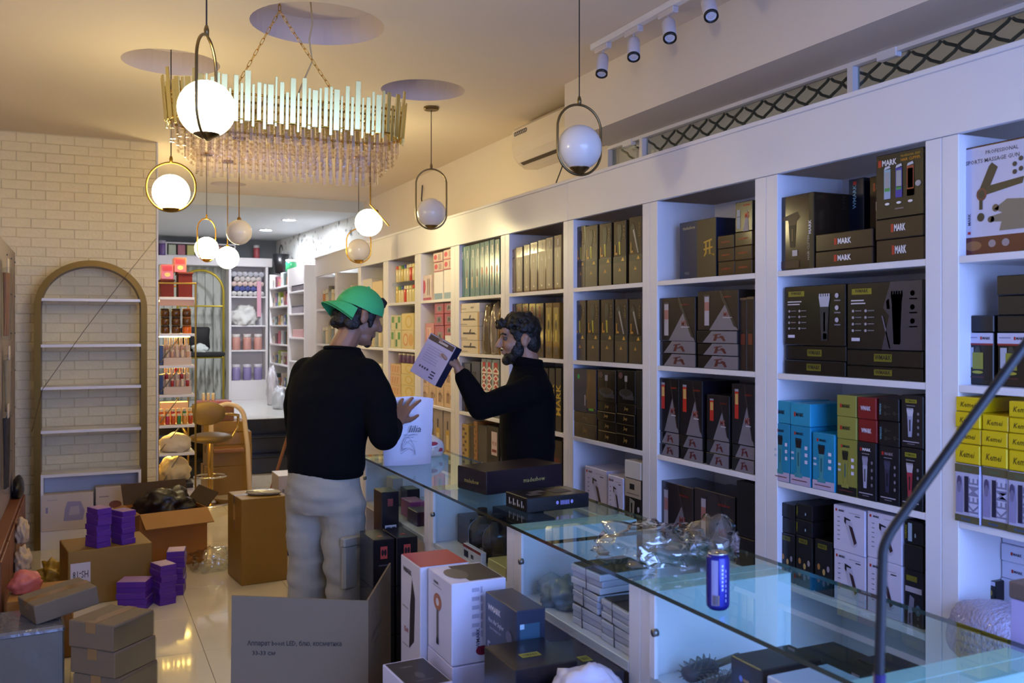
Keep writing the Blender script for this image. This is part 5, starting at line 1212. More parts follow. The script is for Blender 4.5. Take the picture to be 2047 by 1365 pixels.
def purple_stack(x, y, z, n, rz, where, w=.085, d=.125, h=.0325, seed=0):
    random.seed(seed); k = (w, d, h)
    if k not in pm:
        q = MB().use('purple'); q.bbox(-w / 2, w / 2, -d / 2, d / 2, 0, h - .001, .0015)
        pm[k] = q.mesh('purple_box')
        q = MB().use('purple_top'); q.box(-w / 2 + .003, w / 2 - .003, -d / 2 + .003, d / 2 - .003, h - .0009, h - .0006); pm[k + (1,)] = q.mesh('lid_print')
    for i in range(n):
        o = link('purple_box', pm[k], None, (x + random.uniform(-.005, .005), y + random.uniform(-.005, .005), z + i * h), (0, 0, rz + random.uniform(-.05, .05)))
        tag(o, 'slim purple box, %s from bottom, %s' % (ORD[i], where), 'box', 'slim purple boxes')
        link('lid_print', pm[k + (1,)], o)
purple_stack(.075, 5.90, .3155, 7, .5, 'left stack on labelled carton', seed=1)
purple_stack(.205, 5.93, .3155, 6, .5, 'right stack on labelled carton', seed=2)
purple_stack(.415, 5.70, 0, 7, .35, 'front floor stack', .095, .135, seed=3)
purple_stack(.50, 5.88, 0, 8, -.2, 'rear floor stack', .10, .135, seed=4)
purple_stack(.26, 5.66, 0, 5, 1.2, 'floor stack touching labelled carton', .13, .16, seed=5)

# opened carton full of dark bags
oc = thing('open_carton', 'opened orange brown carton with torn flaps and dark bags', 'carton', (.50, 6.72, 0), math.radians(12))
w, d, h, t = .44, .40, .37, .006
for nm, a in (('side_wall', (-w / 2, w / 2, -d / 2, -d / 2 + t, 0, h)), ('side_wall', (-w / 2, w / 2, d / 2 - t, d / 2, 0, h)), ('side_wall', (-w / 2, -w / 2 + t, -d / 2 + t, d / 2 - t, 0, h)), ('side_wall', (w / 2 - t, w / 2, -d / 2 + t, d / 2 - t, 0, h)), ('bottom', (-w / 2, w / 2, -d / 2, d / 2, 0, t))):
    MB().use('carton_orange').box(*a).build(nm, parent=oc)
MB().use('carton').box(-w / 2 - .17, -w / 2, -d / 2, d / 2, -.003, .003, Matrix.Translation((-w / 2, 0, h)) @ Matrix.Rotation(math.radians(-14), 4, 'Y') @ Matrix.Translation((w / 2, 0, 0))).build('flap', parent=oc)
MB().use('carton').box(-w / 2, w / 2, -.16, 0, -.003, .003, Matrix.Translation((0, -d / 2, h)) @ Matrix.Rotation(math.radians(28), 4, 'X')).build('flap', parent=oc)
MB().use('carton_dark').box(-w / 2, w / 2, 0, .15, -.003, .003, Matrix.Translation((0, d / 2, h)) @ Matrix.Rotation(math.radians(62), 4, 'X')).build('flap', parent=oc)
MB().use('carton_dark').box(0, .12, -d / 2, d / 2, -.003, .003, Matrix.Translation((w / 2, 0, h)) @ Matrix.Rotation(math.radians(-50), 4, 'Y')).build('flap', parent=oc)
crumple('dark_bags', 'heap of dark brown plastic bags inside the opened carton', 'bags', (.50, 6.74, .28), (.36, .32, .20), paint('#241812', .4), 12, .4, 2.6, .2)
# tall carton
tc_ = flapless('carton', 'tall yellow-brown carton standing behind the customer', (1.0, 6.03, 0), .29, .33, .53, 'carton_yellow', math.radians(6), True)
crumple('bubble_packet', 'silvery bubble-wrapped packet on the tall carton', 'packet', (1.03, 5.98, .532), (.22, .12, .035), mat('film_silver', '#a8a49c', .15, .3, coat=.5, bump=.6, bump_scale=60), 3, .1, 2, -.4)
plain_box('appliance_box', 'tall white and blue box behind the customer', 'box', (1.28, 6.62, 0), .12, .26, .56, '#b9b0b4', 0, .4, (('front', lambda P: (P.r(0, 0, 1, .42, '#2a3a6a'), P.r(.2, .8, .8, .84, '#77707c'))),))
plain_box('carton', 'plain brown carton right of the tall white and blue box', 'carton', (1.42, 6.60, 0), .13, .26, .50, '#a5753c', 0, .7, m=MATS['carton'])
crumple('plastic_sheet', 'crumpled clear plastic on the floor by the tall carton', 'plastic sheet', (.76, 6.35, 0), (.26, .22, .14), 'clear_film', 15, .4, 2.2)
# broom handle
br = thing('broom', 'brown wooden broom handle leaning behind the customer', 'broom', (1.30, 7.6, 0))
q = MB().use(mat('wood_stick', '#7a4420', .4)); q.cyl((0, 0, .06), (.43, .25, 1.245), .013, n=10); q.build('handle', parent=br)
MB().use(paint('#7a2a20', .5)).bbox(-.13, .13, -.03, .03, 0, .065, .01).build('brush_head', parent=br)

# pile of cartons in the near left corner
for k in range(3):
    o = flapless('carton', 'flat brown taped carton, %s of the stack of three' % ['bottom', 'middle', 'top'][k], (.125 - .008 * k, 4.385, .113 * k), .245, .24, .111, 'carton_grey', math.radians(46 + [3, -1, 0][k]), True)
    MB().use('clear_film').box(-.124, .124, -.1215, -.1205, .002, .10).build('film_wrap', parent=o)
gb = thing('wrapped_box', 'large grey film-wrapped box in the near left corner', 'box', (-.27, 4.62, 0), math.radians(4))
MB().use(mat('grey_wrap', '#5f594c', .35, bump=.2, bump_scale=10)).bbox(-.18, .18, -.17, .17, 0, .285, .008).build('box_body', parent=gb)
q = MB().use(mat('film_silver2', '#6a6c74', .12, .2, coat=.6, bump=.7, bump_scale=25)); q.bbox(-.183, .183, -.175, .173, .262, .294, .01); q.build('film_edge', parent=gb)
flapless('carton', 'tilted brown carton resting on the wrapped box', (-.10, 4.66, .312), .27, .22, .085, 'carton_grey', math.radians(20), True, rx=math.radians(-8))
flapless('carton', 'brown carton behind the wrapped box at the left edge', (-.19, 5.08, 0), .28, .3, .30, 'carton', 0, True)
crumple('pink_bag', 'pink plastic bag at the left picture edge', 'bag', (-.26, 5.08, .303), (.14, .14, .10), paint('#c8685a', .5), 21, .2, 2)
tg = thing('string_tangle', 'tangle of grey strings on the floor beside the labelled carton', 'strings', (-.27, 5.75, 0))
q = MB().use(paint('#5a5046', .7))
random.seed(9)
for k in range(7): q.tube([(.1 * math.sin(k * 2 + t * 4), .09 * math.cos(k * 1.3 + t * 5), .006 + .02 * abs(math.sin(k + t * 3))) for t in [i / 12 for i in range(13)]], .003, 5)
o = q.build('strings', parent=tg); o['kind'] = 'stuff'
crumple('wrapper', 'crumpled yellow and black wrapper left of the labelled carton', 'wrapper', (-.17, 6.36, 0), (.18, .16, .14), paint('#a8842c', .4), 25, .5, 3)

# foreground carton with raised flaps
fc = thing('foreground_carton', 'large open grey-brown carton with printed text in the foreground', 'carton', (.735, 3.225, 0), math.radians(-26))
w, d, h, t = .452, .48, .70, .006
front = [(-w / 2, 0, 0), (w / 2, 0, 0), (w / 2, 0, .700), (-w / 2 + .008, 0, .715)]
q = MB().use('carton_grey'); q.add([(x, -d / 2, z) for x, y, z in front] + [(x, -d / 2 + t, z) for x, y, z in front], [(0, 1, 2, 3), (7, 6, 5, 4), (0, 4, 5, 1), (1, 5, 6, 2), (2, 6, 7, 3), (3, 7, 4, 0)]); q.build('front_wall', parent=fc)
MB().use('carton_grey').box(w / 2 - t, w / 2, -d / 2 + t, d / 2, 0, .702).build('side_wall', parent=fc)
MB().use('carton_grey').box(-w / 2, -w / 2 + t, -d / 2 + t, d / 2, 0, .40).build('side_wall', parent=fc)
MB().use('carton_grey').box(-w / 2 + t, w / 2 - t, d / 2 - t, d / 2, 0, .40).build('back_wall', parent=fc)
MB().use('carton_grey').box(-w / 2 + t, w / 2 - t, -d / 2 + t, d / 2 - t, 0, t).build('bottom', parent=fc)
P = Print(w, .7); P.t(.47, .80, .022, 'Аппарат boost LED, блю, косметика', '#2a2426', maxw=.68, bold=.02); P.t(.25, .757, .02, '33-33 см', '#2a2426', maxw=.2, bold=.02)
link('front_print', P.mesh(), fc, (0, -d / 2, 0))
P = Print(d - .02, .7); P.t(.38, .80, .026, 'Аппарат boost LED', '#2a2426', maxw=.5, bold=.02); P.t(.33, .75, .024, 'косметика', '#2a2426', maxw=.35, bold=.02); P.t(.25, .70, .02, '33-33', '#2a2426', maxw=.15)
link('side_print', P.mesh(), fc, (w / 2, 0, 0), (0, 0, PI / 2))

# black bent stand and lavender post by the near counter end
sd = thing('bent_stand', 'black bent tube stand in the right foreground', 'stand', (1.01, .955, 0))
q = MB().use('black_rubber'); q.smooth = True
def bez(a, b_, c_, n=8): return [tuple(Vector(a) * (1 - t) ** 2 + Vector(b_) * 2 * t * (1 - t) + Vector(c_) * t * t) for t in [i / n for i in range(n + 1)]]
q.tube([(-.012, 0, .02), (-.010, 0, .6), (-.006, 0, 1.09), (0, 0, 1.25)] + bez((.001, 0, 1.268), (.004, -.001, 1.287), (.018, -.008, 1.308), 5) + [(.09, -.042, 1.42), (.18, -.084, 1.557), (.30, -.14, 1.74)], .0070, 10); q.build('bent_tube', parent=sd)
q = MB().use(mat('purple_wrap', '#241a55', .3)); q.smooth = True; q.tube([(-.0085, 0, .85), (-.008, 0, .95), (-.0055, 0, 1.10)], .009, 10); q.build('wrapped_sleeve', parent=sd)
q = MB().use('black_rubber'); q.lathe([(.12, 0), (.12, .012), (.02, .025)], 20); q.build('base', parent=sd)
ps = thing('display_post', 'pale lavender post at the right picture edge', 'post', (1.715, 1.25, 0))
MB().use(mat('lavender', '#b9aee0', .4)).bbox(-.012, .03, -.012, .03, 0, 1.035, .003).build('post', parent=ps)
MB().use(paint('#6b5850', .6)).bbox(-.014, .032, -.014, .032, 1.035, 1.07, .003).build('cap', parent=ps)
q = thing('bubble_roll', 'bubble wrapped roll on the fourth shelf, rightmost bay', 'roll', (2.40, 1.82, .621))
crumple('roll_body', '', '', (0, 0, 0), (.22, .36, .17), mat('bubble_wrap', '#a8a2bc', .25, coat=.4, bump=1.0, bump_scale=90), 17, .12, 1.6, parent=q)
plain_box('product_box', 'white box under the bubble wrapped roll, fourth shelf, rightmost bay', 'box', (2.60, 1.42, .621), .2, .12, .2, '#cfcade', -PI / 2, .35)

# ================================================================ PASSAGE: RACK, STOOL, CARTONS
rk = thing('gold_rack', 'narrow gold rack with lit shelves beside the brick wall', 'rack', (.69, 8.35, 0))
rx, ry, rt = .145, .30, .014
for sx in (-1, 1):
    for sy in (-1, 1): MB().use('gold_dull').bbox(sx * rx - rt / 2, sx * rx + rt / 2, sy * ry - rt / 2, sy * ry + rt / 2, 0, 1.96, .002).build('post', parent=rk)
for sy in (-1, 1): MB().use('gold_dull').bbox(-rx, rx, sy * ry - rt / 2, sy * ry + rt / 2, 1.946, 1.96, .002).build('top_rail', parent=rk)
RZ = [1.84, 1.54, 1.28, 1.04, .79, .56, .27]
emission('led_warm', '#ffd870', 70)
for i, z in enumerate(RZ):
    MB().use('white_laminate').bbox(-rx + .002, rx - .002, -ry - .004, ry, z - .022, z, .002).build('board', parent=rk)
    if 0 < i: MB().use('led_warm').box(-rx + .02, rx - .02, -.06, -.045, z + (RZ[i - 1] - z) - .030, z + (RZ[i - 1] - z) - .0225).build('light_strip', parent=rk)
    if i > 1: MB().use('steel').cyl((-rx + .02, -ry + .05, z + .02), (.02, -ry + .05, RZ[i - 1] - .03), .005, n=6).build('brace', parent=rk)
MB().use('white_laminate').bbox(-rx + .002, rx - .002, -ry, ry, 0, .247, .002).build('plinth', parent=rk)
MB().use(paint('#c9a090', .5)).bbox(-rx + .01, rx - .01, -ry + .006, -ry + .012, 1.768, 1.818, .001).build('header_panel', parent=rk)
def jar(name, label, loc, r, h, col, lid, cat='jar', group=None, rough=.2):
    k = ('jar', round(r, 4), round(h, 4), col, lid)
    j = thing(name, label, cat, loc, 0, group)
    if k not in _boxcache:
        q = MB().use(paint(col, rough, .2)); q.smooth = True; q.lathe([(r * .9, 0), (r, h * .06), (r, h * .72), (r * .9, h * .8)], 14)
        q2 = MB().use(paint(lid, .3)); q2.smooth = True; q2.lathe([(r * .95, h * .8), (r * .97, h * .82), (r * .97, h * .98), (r * .9, h)], 14)
        _boxcache[k] = (q.mesh('jar_body'), q2.mesh('lid'))
    link('jar_body', _boxcache[k][0], j); link('lid', _boxcache[k][1], j); return j
for r_ in range(3):
    for c_ in range(3):
        jar('wax_jar', 'small dark jar, %s from left, %s row, upper rack shelf' % (ORD[c_], ['bottom', 'middle', 'top'][r_]), (.605 + c_ * .085, 8.13 + .01 * r_, 1.541 + r_ * .069), .036, .068, '#5a3414' if not (r_ == 0 and c_ == 2) else '#d0621c', '#2a1c12' if c_ < 2 else '#8a4a1c', group='jars on the gold rack')
def steps(z, cols, nm):
    st = tag(MB().use(paint('#d8c4b4', .5)).prism([(-.1, 0), (.1, 0), (.1, .16), (.03, .16), (.03, .11), (-.04, .11), (-.04, .06), (-.1, .06)], -.11, .11, Matrix.Translation((.70, 8.2, z)) @ Matrix(((0, 0, 1, 0), (1, 0, 0, 0), (0, 1, 0, 0), (0, 0, 0, 1)))).build('polish_stand'), 'pale stepped polish stand on the %s rack shelf' % nm, 'stand')
    for a, (yy, zz) in enumerate(((-.07, .061), (0, .111), (.065, .161))):
        for b_ in range(5):
            q = jar('nail_polish', 'nail polish bottle, %s from left, %s step, %s rack shelf' % (ORD[b_], ['front', 'middle', 'rear'][a], nm), (.62 + b_ * .04, 8.2 + yy, z + zz), .013, .062, cols[(a + b_) % len(cols)], '#e8dcc8', 'bottle', 'nail polish bottles on the gold rack')
steps(1.281, ['#e8d4b8', '#d8a888', '#e0c8b0'], 'third'); steps(1.041, ['#e8d4b8', '#b8281c', '#d8b090'], 'fourth')
for i in range(6):
    for j in range(2): jar('small_bottle', 'small orange bottle, %s from left, %s row of rack' % (ORD[i], ['front', 'rear'][j]), (.578 + i * .045, 8.12 + j * .06, .791), .017, .085 + .04 * j, ['#d8781c', '#c84a1c', '#e09a3c', '#3a8a4a', '#d8602c', '#c83a4c'][(i * 5 + j) % 6], '#e8d8b8', 'bottle', 'orange bottles on the gold rack')
plain_box('product_box', 'pale peach box behind the orange bottles on the rack', 'box', (.69, 8.34, .791), .22, .1, .17, '#dcc0a0', 0, .5)
for i, z in enumerate((1.281, 1.041)): plain_box('product_box', 'narrow black box left of the polish stand, %s rack shelf' % ['third', 'fourth'][i], 'box', (.572, 8.17, z), .03, .12, .16, '#17131a', 0, .3)
crumple('paper_bag', 'white paper bundle on the second lowest rack shelf', 'bag', (.69, 8.2, .561), (.24, .3, .15), paint('#d8cbb4', .6), 41, .2, 2)
crumple('paper_bag', 'cream cloth bundle on the lowest rack shelf', 'bag', (.69, 8.22, .31), (.24, .3, .2), paint('#d8c49a', .7), 42, .25, 2)
plain_box('tray', 'black tray under the cream bundle on the rack', 'tray', (.69, 8.22, .271), .25, .4, .038, '#17131a', 0, .4)
for i, (x, z, s, c_, lab) in enumerate(((.62, 1.841, (.12, .25, .13), '#6a0e09', 'dark red basket on the rack top, left'), (.76, 1.841, (.13, .25, .19), '#6e100b', 'dark red basket on the rack top, right'))):
    o = thing('basket', lab, 'basket', (x, 8.2, z), 0, 'red baskets on the rack')
    MB().use(paint(c_, .7)).prism([(-s[0] * .42, -s[1] * .42), (s[0] * .42, -s[1] * .42), (s[0] * .42, s[1] * .42), (-s[0] * .42, s[1] * .42)], 0, s[2]).build('basket_body', parent=o)
    MB().use(paint('#5a0e0a', .7)).bbox(-s[0] * .48, s[0] * .48, -s[1] * .48, s[1] * .48, s[2], s[2] + .016, .003).build('rim', parent=o)
for i, (x, z) in enumerate(((.60, 1.988), (.70, 2.048))):
    plain_box('product_box', 'orange film-wrapped box on the rack top, %s' % ['left', 'right'][i], 'box', (x + .02, 8.2, z + (.0 if i == 0 else -.0)), .095, .2, .12, '#b8500f', 0, .2, (('front', lambda P: (P.r(.1, .55, .9, .9, '#b0281c'), P.e(.5, .3, .25, .15, '#e8b868'))),))

# bar stool
bs = thing('bar_stool', 'gilt bar stool with oval olive backrest', 'stool', (1.03, 8.70, 0), math.radians(-8))
mat('gilt', '#c9a45c', .2, 1)
q = MB().use('chrome'); q.smooth = True; q.lathe([(.20, 0), (.20, .008), (.14, .02), (.03, .045), (.028, .05)], 32); q.build('base', parent=bs)
q = MB().use('gilt'); q.cyl((0, 0, .045), (0, 0, .55), .025, n=16); q.build('column', parent=bs)
q = MB().use('chrome'); q.smooth = True; q.tube([(.14 * math.cos(a), .03 + .13 * math.sin(a), .25) for a in [2 * PI * i / 28 for i in range(28)]], .009, 8, closed=True); q.cyl((0, 0, .25), (0, -.1, .25), .008, n=8); q.build('footrest', parent=bs)
q = MB().use(mat('olive_leather', '#6b5426', .5, bump=.2, bump_scale=30)); q.smooth = True; q.sphere((0, 0, .60), (.19, .18, .05), 24, 12); q.build('seat', parent=bs)
q = MB().use('olive_leather'); q.smooth = True; q.sphere((-.03, -.19, .835), (.165, .045, .105), 28, 14); q.build('backrest', parent=bs)
for s in (-1, 1):
    q = MB().use('gilt'); q.smooth = True; q.tube([(s * .10 - .03, -.2, .83), (s * .20 - .01, -.18, .82), (s * .24, -.05, .80), (s * .24, .08, .76), (s * .235, .1, .68), (s * .19, .06, .60), (s * .1, 0, .57)], .013, 8); q.build('armrest', parent=bs)
# cartons behind the stool
for k, (z, h, w, x) in enumerate(((0, .27, .42, 1.25), (.271, .20, .41, 1.26), (.472, .12, .43, 1.25), (.593, .10, .38, 1.22))):
    flapless('carton', 'yellow-brown carton behind the stool, %s of four' % ['lowest', 'second', 'third', 'topmost'][k], (x, 9.32, z), w, .34, h, 'carton_yellow', math.radians(3 - 2 * k), True)
plain_box('wooden_box', 'brown wooden box under the pink tray', 'box', (1.13, 9.35, .694), .36, .26, .16, '#7a4e2a', 0, .5)
ty = thing('pink_tray', 'pink tray with small bottles on the brown box', 'tray', (1.13, 9.35, .855))
MB().use(paint('#b0606a', .4)).bbox(-.16, .16, -.12, .12, 0, .03, .008).build('tray_body', parent=ty)
for i in range(3): jar('small_bottle', 'cream bottle, %s from left on the pink tray' % ORD[i], (1.04 + i * .045, 9.33, .886), .015, .075, '#d8c49a', '#e8dcc0', 'bottle', 'bottles on the pink tray')
sc_ = thing('salon_chair', 'cream framed chair behind the bar stool', 'chair', (1.20, 8.98, 0))
mat('cream_frame', '#d8c0a0', .4)
q = MB().use('cream_frame'); q.smooth = True; q.tube([(-.13, 0, .0), (-.13, 0, .72)] + bez((-.13, 0, .76), (-.11, 0, .86), (0, 0, .875), 6) + bez((.02, 0, .875), (.15, 0, .86), (.17, 0, .74), 6) + [(.2, 0, .45), (.22, 0, 0)], .022, 10); q.build('arched_frame', parent=sc_)
MB().use(paint('#8a5a34', .5)).bbox(-.12, .17, -.02, .17, .42, .46, .01).build('seat', parent=sc_)

# ================================================================ BACK ROOM
FZ = .551
mat('birch', '#b9bdb4', .7)
nt = MATS['birch'].node_tree; b = nt.nodes['Principled BSDF']; tcn = nt.nodes.new('ShaderNodeTexCoord'); mp = nt.nodes.new('ShaderNodeMapping'); mp.inputs['Scale'].default_value = (14, 14, 2.2)
nn = nt.nodes.new('ShaderNodeTexNoise'); nn.inputs['Scale'].default_value = 1.6; nn.inputs['Detail'].default_value = 6; rr = nt.nodes.new('ShaderNodeValToRGB')
rr.color_ramp.elements[0].position = .3; rr.color_ramp.elements[0].color = (.10, .10, .08, 1); rr.color_ramp.elements[1].position = .52; rr.color_ramp.elements[1].color = (.52, .55, .50, 1)
nt.links.new(tcn.outputs['Object'], mp.inputs[0]); nt.links.new(mp.outputs[0], nn.inputs['Vector']); nt.links.new(nn.outputs['Fac'], rr.inputs[0]); nt.links.new(rr.outputs[0], b.inputs['Base Color'])
bwall = thing('birch_panelling', 'birch bark patterned plank panelling on the back room wall', 'panelling', (1.45, 14.12, FZ))
pl = MB().use('birch').bbox(-.055, .055, -.02, .02, .0, 1.93, .004).mesh('plank')
for i in range(9): link('plank', pl, bwall, (-.48 + i * .1135, 0, 0))
ga = thing('arch_bench', 'yellow arched frame with black bench seat in the back room', 'bench', (1.50, 13.78, FZ))
mat('yellow_gold', '#b09a2c', .35, .5)
q = MB().use('yellow_gold'); q.smooth = True
q.tube([(-.31, 0, 0), (-.31, 0, 1.55)] + [(-.31 * math.cos(a), 0, 1.55 + .31 * math.sin(a)) for a in [PI * i / 14 for i in range(1, 14)]] + [(.31, 0, 1.55), (.31, 0, 0)], .017, 8); q.build('arch_frame', parent=ga)
for z in (.62, 1.35): MB().use('yellow_gold').cyl((-.31, 0, z), (.31, 0, z), .013, n=8).build('cross_bar', parent=ga)
MB().use(paint('#0e0d10', .6)).bbox(-.3, .3, -.26, .05, .64, .70, .015).build('seat_cushion', parent=ga)
cu = thing('cushion', 'black cushion standing on the arched bench', 'cushion', (1.42, 13.72, FZ + .705))
q = MB().use(paint('#0d0c10', .7)); q.smooth = True; q.loft([((0, 0, 0), .16, .05), ((0, 0, .05), .2, .07), ((0, 0, .2), .19, .075), ((0, 0, .32), .2, .05), ((0, 0, .35), .18, .02)], 20); q.build('pillow', parent=cu)
crumple('cloth_bundle', 'small white and green cloth on the bench', 'cloth', (1.47, 13.58, FZ + .701), (.2, .12, .12), paint('#c8d0cc', .6), 51, .3, 2)
# cubby unit with towels and jars
def cubby(name, label, loc, w, d, zs, top, base, rz=0):
    u = thing(name, label, 'shelf', loc, rz)
    for s in (-1, 1): MB().use('white_laminate').bbox(s * w / 2 - .018, s * w / 2 + .018, -d / 2, d / 2, 0, top, .002).build('side_panel', parent=u)
    MB().use('white_laminate').box(-w / 2 + .018, w / 2 - .018, d / 2 - .012, d / 2, 0, top).build('back_panel', parent=u)
    for z in zs: MB().use('white_laminate').bbox(-w / 2 + .0185, w / 2 - .0185, -d / 2, d / 2 - .0125, z - .022, z, .002).build('shelf', parent=u)
    if base: MB().use('white_laminate').box(-w / 2 + .0185, w / 2 - .0185, -d / 2, -d / 2 + .015, 0, base - .022).build('base_panel', parent=u)
    return u
cubby('towel_unit', 'white cubby unit with towels and jars on the back wall', (2.165, 13.96, FZ), .52, .32, [.28, .72, 1.08, 1.50], 1.93, .28)
q = thing('top_shelf_board', 'long white beam shelf high on the back wall', 'shelf', (1.75, 13.96, FZ + 1.932)); MB().use('white_laminate').bbox(-.85, .75, -.17, .17, 0, .125, .003).build('beam', parent=q)
tmesh = {}
def towel(x, z, col, lab, r=.037):
    if col not in tmesh:
        q = MB().use(mat('towel_' + col[1:], col, .9, bump=.5, bump_scale=80)); q.smooth = True; q.cyl((0, -.12, 0), (0, .1, 0), r, n=12)
        q.smooth = False; q.tube([((.004 + .0038 * t) * math.cos(t * 2.4), -.1215, (.004 + .0038 * t) * math.sin(t * 2.4)) for t in range(8)], .002, 4); tmesh[col] = q.mesh('rolled_towel')
    tag(link('rolled_towel', tmesh[col], None, (x, 13.93, z), (0, random.uniform(0, 6), 0)), lab, 'towel', 'rolled towels in the cubby unit')
for r_ in range(5):
    for c_ in range(6 - r_ % 2):
        towel(1.965 + c_ * .077 + (r_ % 2) * .038, FZ + 1.539 + r_ * .070, ['#d8d6d4', '#5a62a0', '#e0c8c0', '#d8d0cc', '#c8c8d0'][r_], 'rolled %s towel, %s from left, back room cubby' % (['white', 'blue', 'pinkish', 'cream', 'pale grey'][r_], ORD[c_]))
crumple('cloth_heap', 'heap of white cloths below the rolled towels', 'cloth', (2.12, 13.93, FZ + 1.081), (.36, .26, .28), paint('#d8d8d4', .8), 61, .4, 2.6)
tag(MB().use(paint('#d8a0b0', .7)).bbox(2.28, 2.34, 13.775, 13.79, FZ + 1.2, FZ + 1.72, .004).build('hanging_cloth'), 'pink cloth hanging before the cubby shelf', 'cloth')
for k, (z, c1, c2, nm) in enumerate(((.721, '#d0988c', '#d8d0cc', 'pink'), (.281, '#8f84b4', '#cfcad4', 'lilac'))):
    for i in range(3): jar('storage_jar', '%s storage jar, %s from left, back room cubby' % (nm, ['first', 'second', 'third'][i]), (2.0 + i * .155, 13.88, FZ + z), .06, .23, c1, c2, group='storage jars in the cubby unit')
jar('storage_jar', 'red labelled jar on the beam shelf', (2.3, 13.95, FZ + 2.058), .045, .2, '#c05a60', '#d8d0d0')
jar('storage_jar', 'purple jar at the left end of the beam shelf', (1.0, 13.95, FZ + 2.058), .05, .22, '#7a5aa0', '#c8c0d4')
pf = thing('framed_display', 'white framed row of pastel boxes on the beam shelf', 'frame', (1.52, 13.96, FZ + 2.058))
for a in ((-.48, .48, -.04, .04, 0, .02), (-.48, .48, -.04, .04, .18, .2), (-.48, -.46, -.04, .04, .02, .18), (.46, .48, -.04, .04, .02, .18)): MB().use('white_laminate').box(*a).build('frame_side', parent=pf)
for i in range(7): MB().use(paint(['#c8d0b8', '#c07a88', '#d0cc7a', '#b87aa0', '#a8b8a0', '#c88a7a', '#b0a0c8'][i], .5)).bbox(-.44 + i * .125, -.34 + i * .125, -.03, .03, .021, .165, .004).build('pastel_box', parent=pf)
# side shelves of the back room
cubby('side_shelf', 'white side shelf with polish rows just past the steps', (2.57, 11.62, FZ), .92, .34, [.25, .62, .92, 1.22, 1.50], 1.80, 0, -PI / 2)
MB().use('white_laminate').box(-.46, .46, -.172, -.16, 1.58, 1.80).build('header_panel', parent=bpy.data.objects['side_shelf'])
cubby('side_shelf', 'white side shelf with mixed goods beside the towel unit', (2.55, 12.80, FZ), 1.30, .30, [.25, .55, .82, 1.08, 1.34, 1.6], 1.80, 0, -PI / 2)
for r_, z in enumerate((1.221, 1.501)):
    for i in range(9): jar('nail_polish', 'dark capped polish bottle, %s from left, %s shelf past steps' % (ORD[i], ['second', 'top'][r_]), (2.44, 12.0 - i * .09, FZ + z), .02, .10 - .02 * r_, '#8f8a94', '#2a2830' if r_ else '#5a5864', 'bottle', 'polish bottles past the steps')
plain_box('product_box', 'long pink box on the side shelf past the steps', 'box', (2.5, 11.62, FZ + .921), .6, .16, .10, '#d8a8a8', -PI / 2, .4)
cols = ['#b8c0c0', '#7a4a54', '#9aa83c', '#c8b8a8', '#4a5a5a', '#c86a7a', '#d8d4cc', '#5a6a8a', '#b07a3a']
random.seed(3)
for r_, z in enumerate((.251, .551, .821, 1.081, 1.341, 1.601)):
    for i in range(6):
        plain_box('product_box', 'small mixed box, %s from left, %s side shelf from below' % (ORD[i], ORD[r_]), 'box', (2.5, 13.3 - i * .2, FZ + z), random.uniform(.1, .16), .14, random.uniform(.1, .19), cols[(i * 4 + r_ * 3) % 9], -PI / 2, .4, (('front', lambda P: (P.r(.2, .3, .8, .7, cols[(r_ * 5 + i + 2) % 9]),)),), 'mixed boxes on the back room side shelf')
crumple('plastic_bag', 'clear bag with magenta tie hanging at the side shelf', 'plastic bag', (2.31, 12.75, FZ), (.14, .3, .5), mat('film_pale', '#c8c4cc', .2, coat=.3), 71, .25, 2.2)
crumple('plastic_bag', 'white and blue sack on the back room floor', 'plastic bag', (2.28, 12.1, FZ), (.16, .3, .28), mat('film_white', '#c8ccd4', .3), 72, .25, 2.2)
bk_ = thing('black_bucket', 'black handled bucket on the side shelf top', 'bucket', (2.50, 13.12, FZ + 1.801))
q = MB().use('black_plastic'); q.smooth = True; q.lathe([(.085, 0), (.115, .27), (.107, .27), (.08, .01)], 18); q.build('pail', parent=bk_)
q = MB().use('black_plastic'); q.tube([(0, -.11 * math.cos(a), .27 + .13 * math.sin(a)) for a in [PI * i / 10 for i in range(11)]], .008, 6); q.build('handle', parent=bk_)
jar('storage_jar', 'green banded tub on the side shelf top', (2.54, 12.62, FZ + 1.801), .075, .16, '#3aa06a', '#d8e0dc')

# bottles and soft goods on the far wall bays
bcols = ['#d8c070', '#e0d4b0', '#c84a3c', '#3a4a9a', '#d8cc8c', '#4a8a4a', '#e0d4b0']
for layer, z in enumerate((1.801, 1.978)):
    for i in range(9):
        jar('oil_bottle', 'small oil bottle, %s from left, %s tier, eighth bay from right' % (ORD[i], ['lower', 'upper'][layer]), (2.48, 7.70 - i * .073, z + .001), .028, .14, '#e0d0a0' if (i + layer) % 3 else bcols[(i * 3 + layer) % 7], bcols[(i * 5 + layer * 2) % 7], 'bottle', 'oil bottles in the eighth bay')
tag(MB().use('pane_glass').box(2.43, 2.60, 7.07, 7.75, 1.945, 1.9775).build('glass_riser'), 'clear riser between the two tiers of oil bottles', 'riser')
for i in range(5): jar('cosmetic_tub', 'cream tub with purple label, %s from left, eighth bay' % ORD[i], (2.47, 7.55 - i * .11, 1.2925), .043, .082, '#6a4a70', '#dcd0b8', 'jar', 'tubs in the eighth bay')
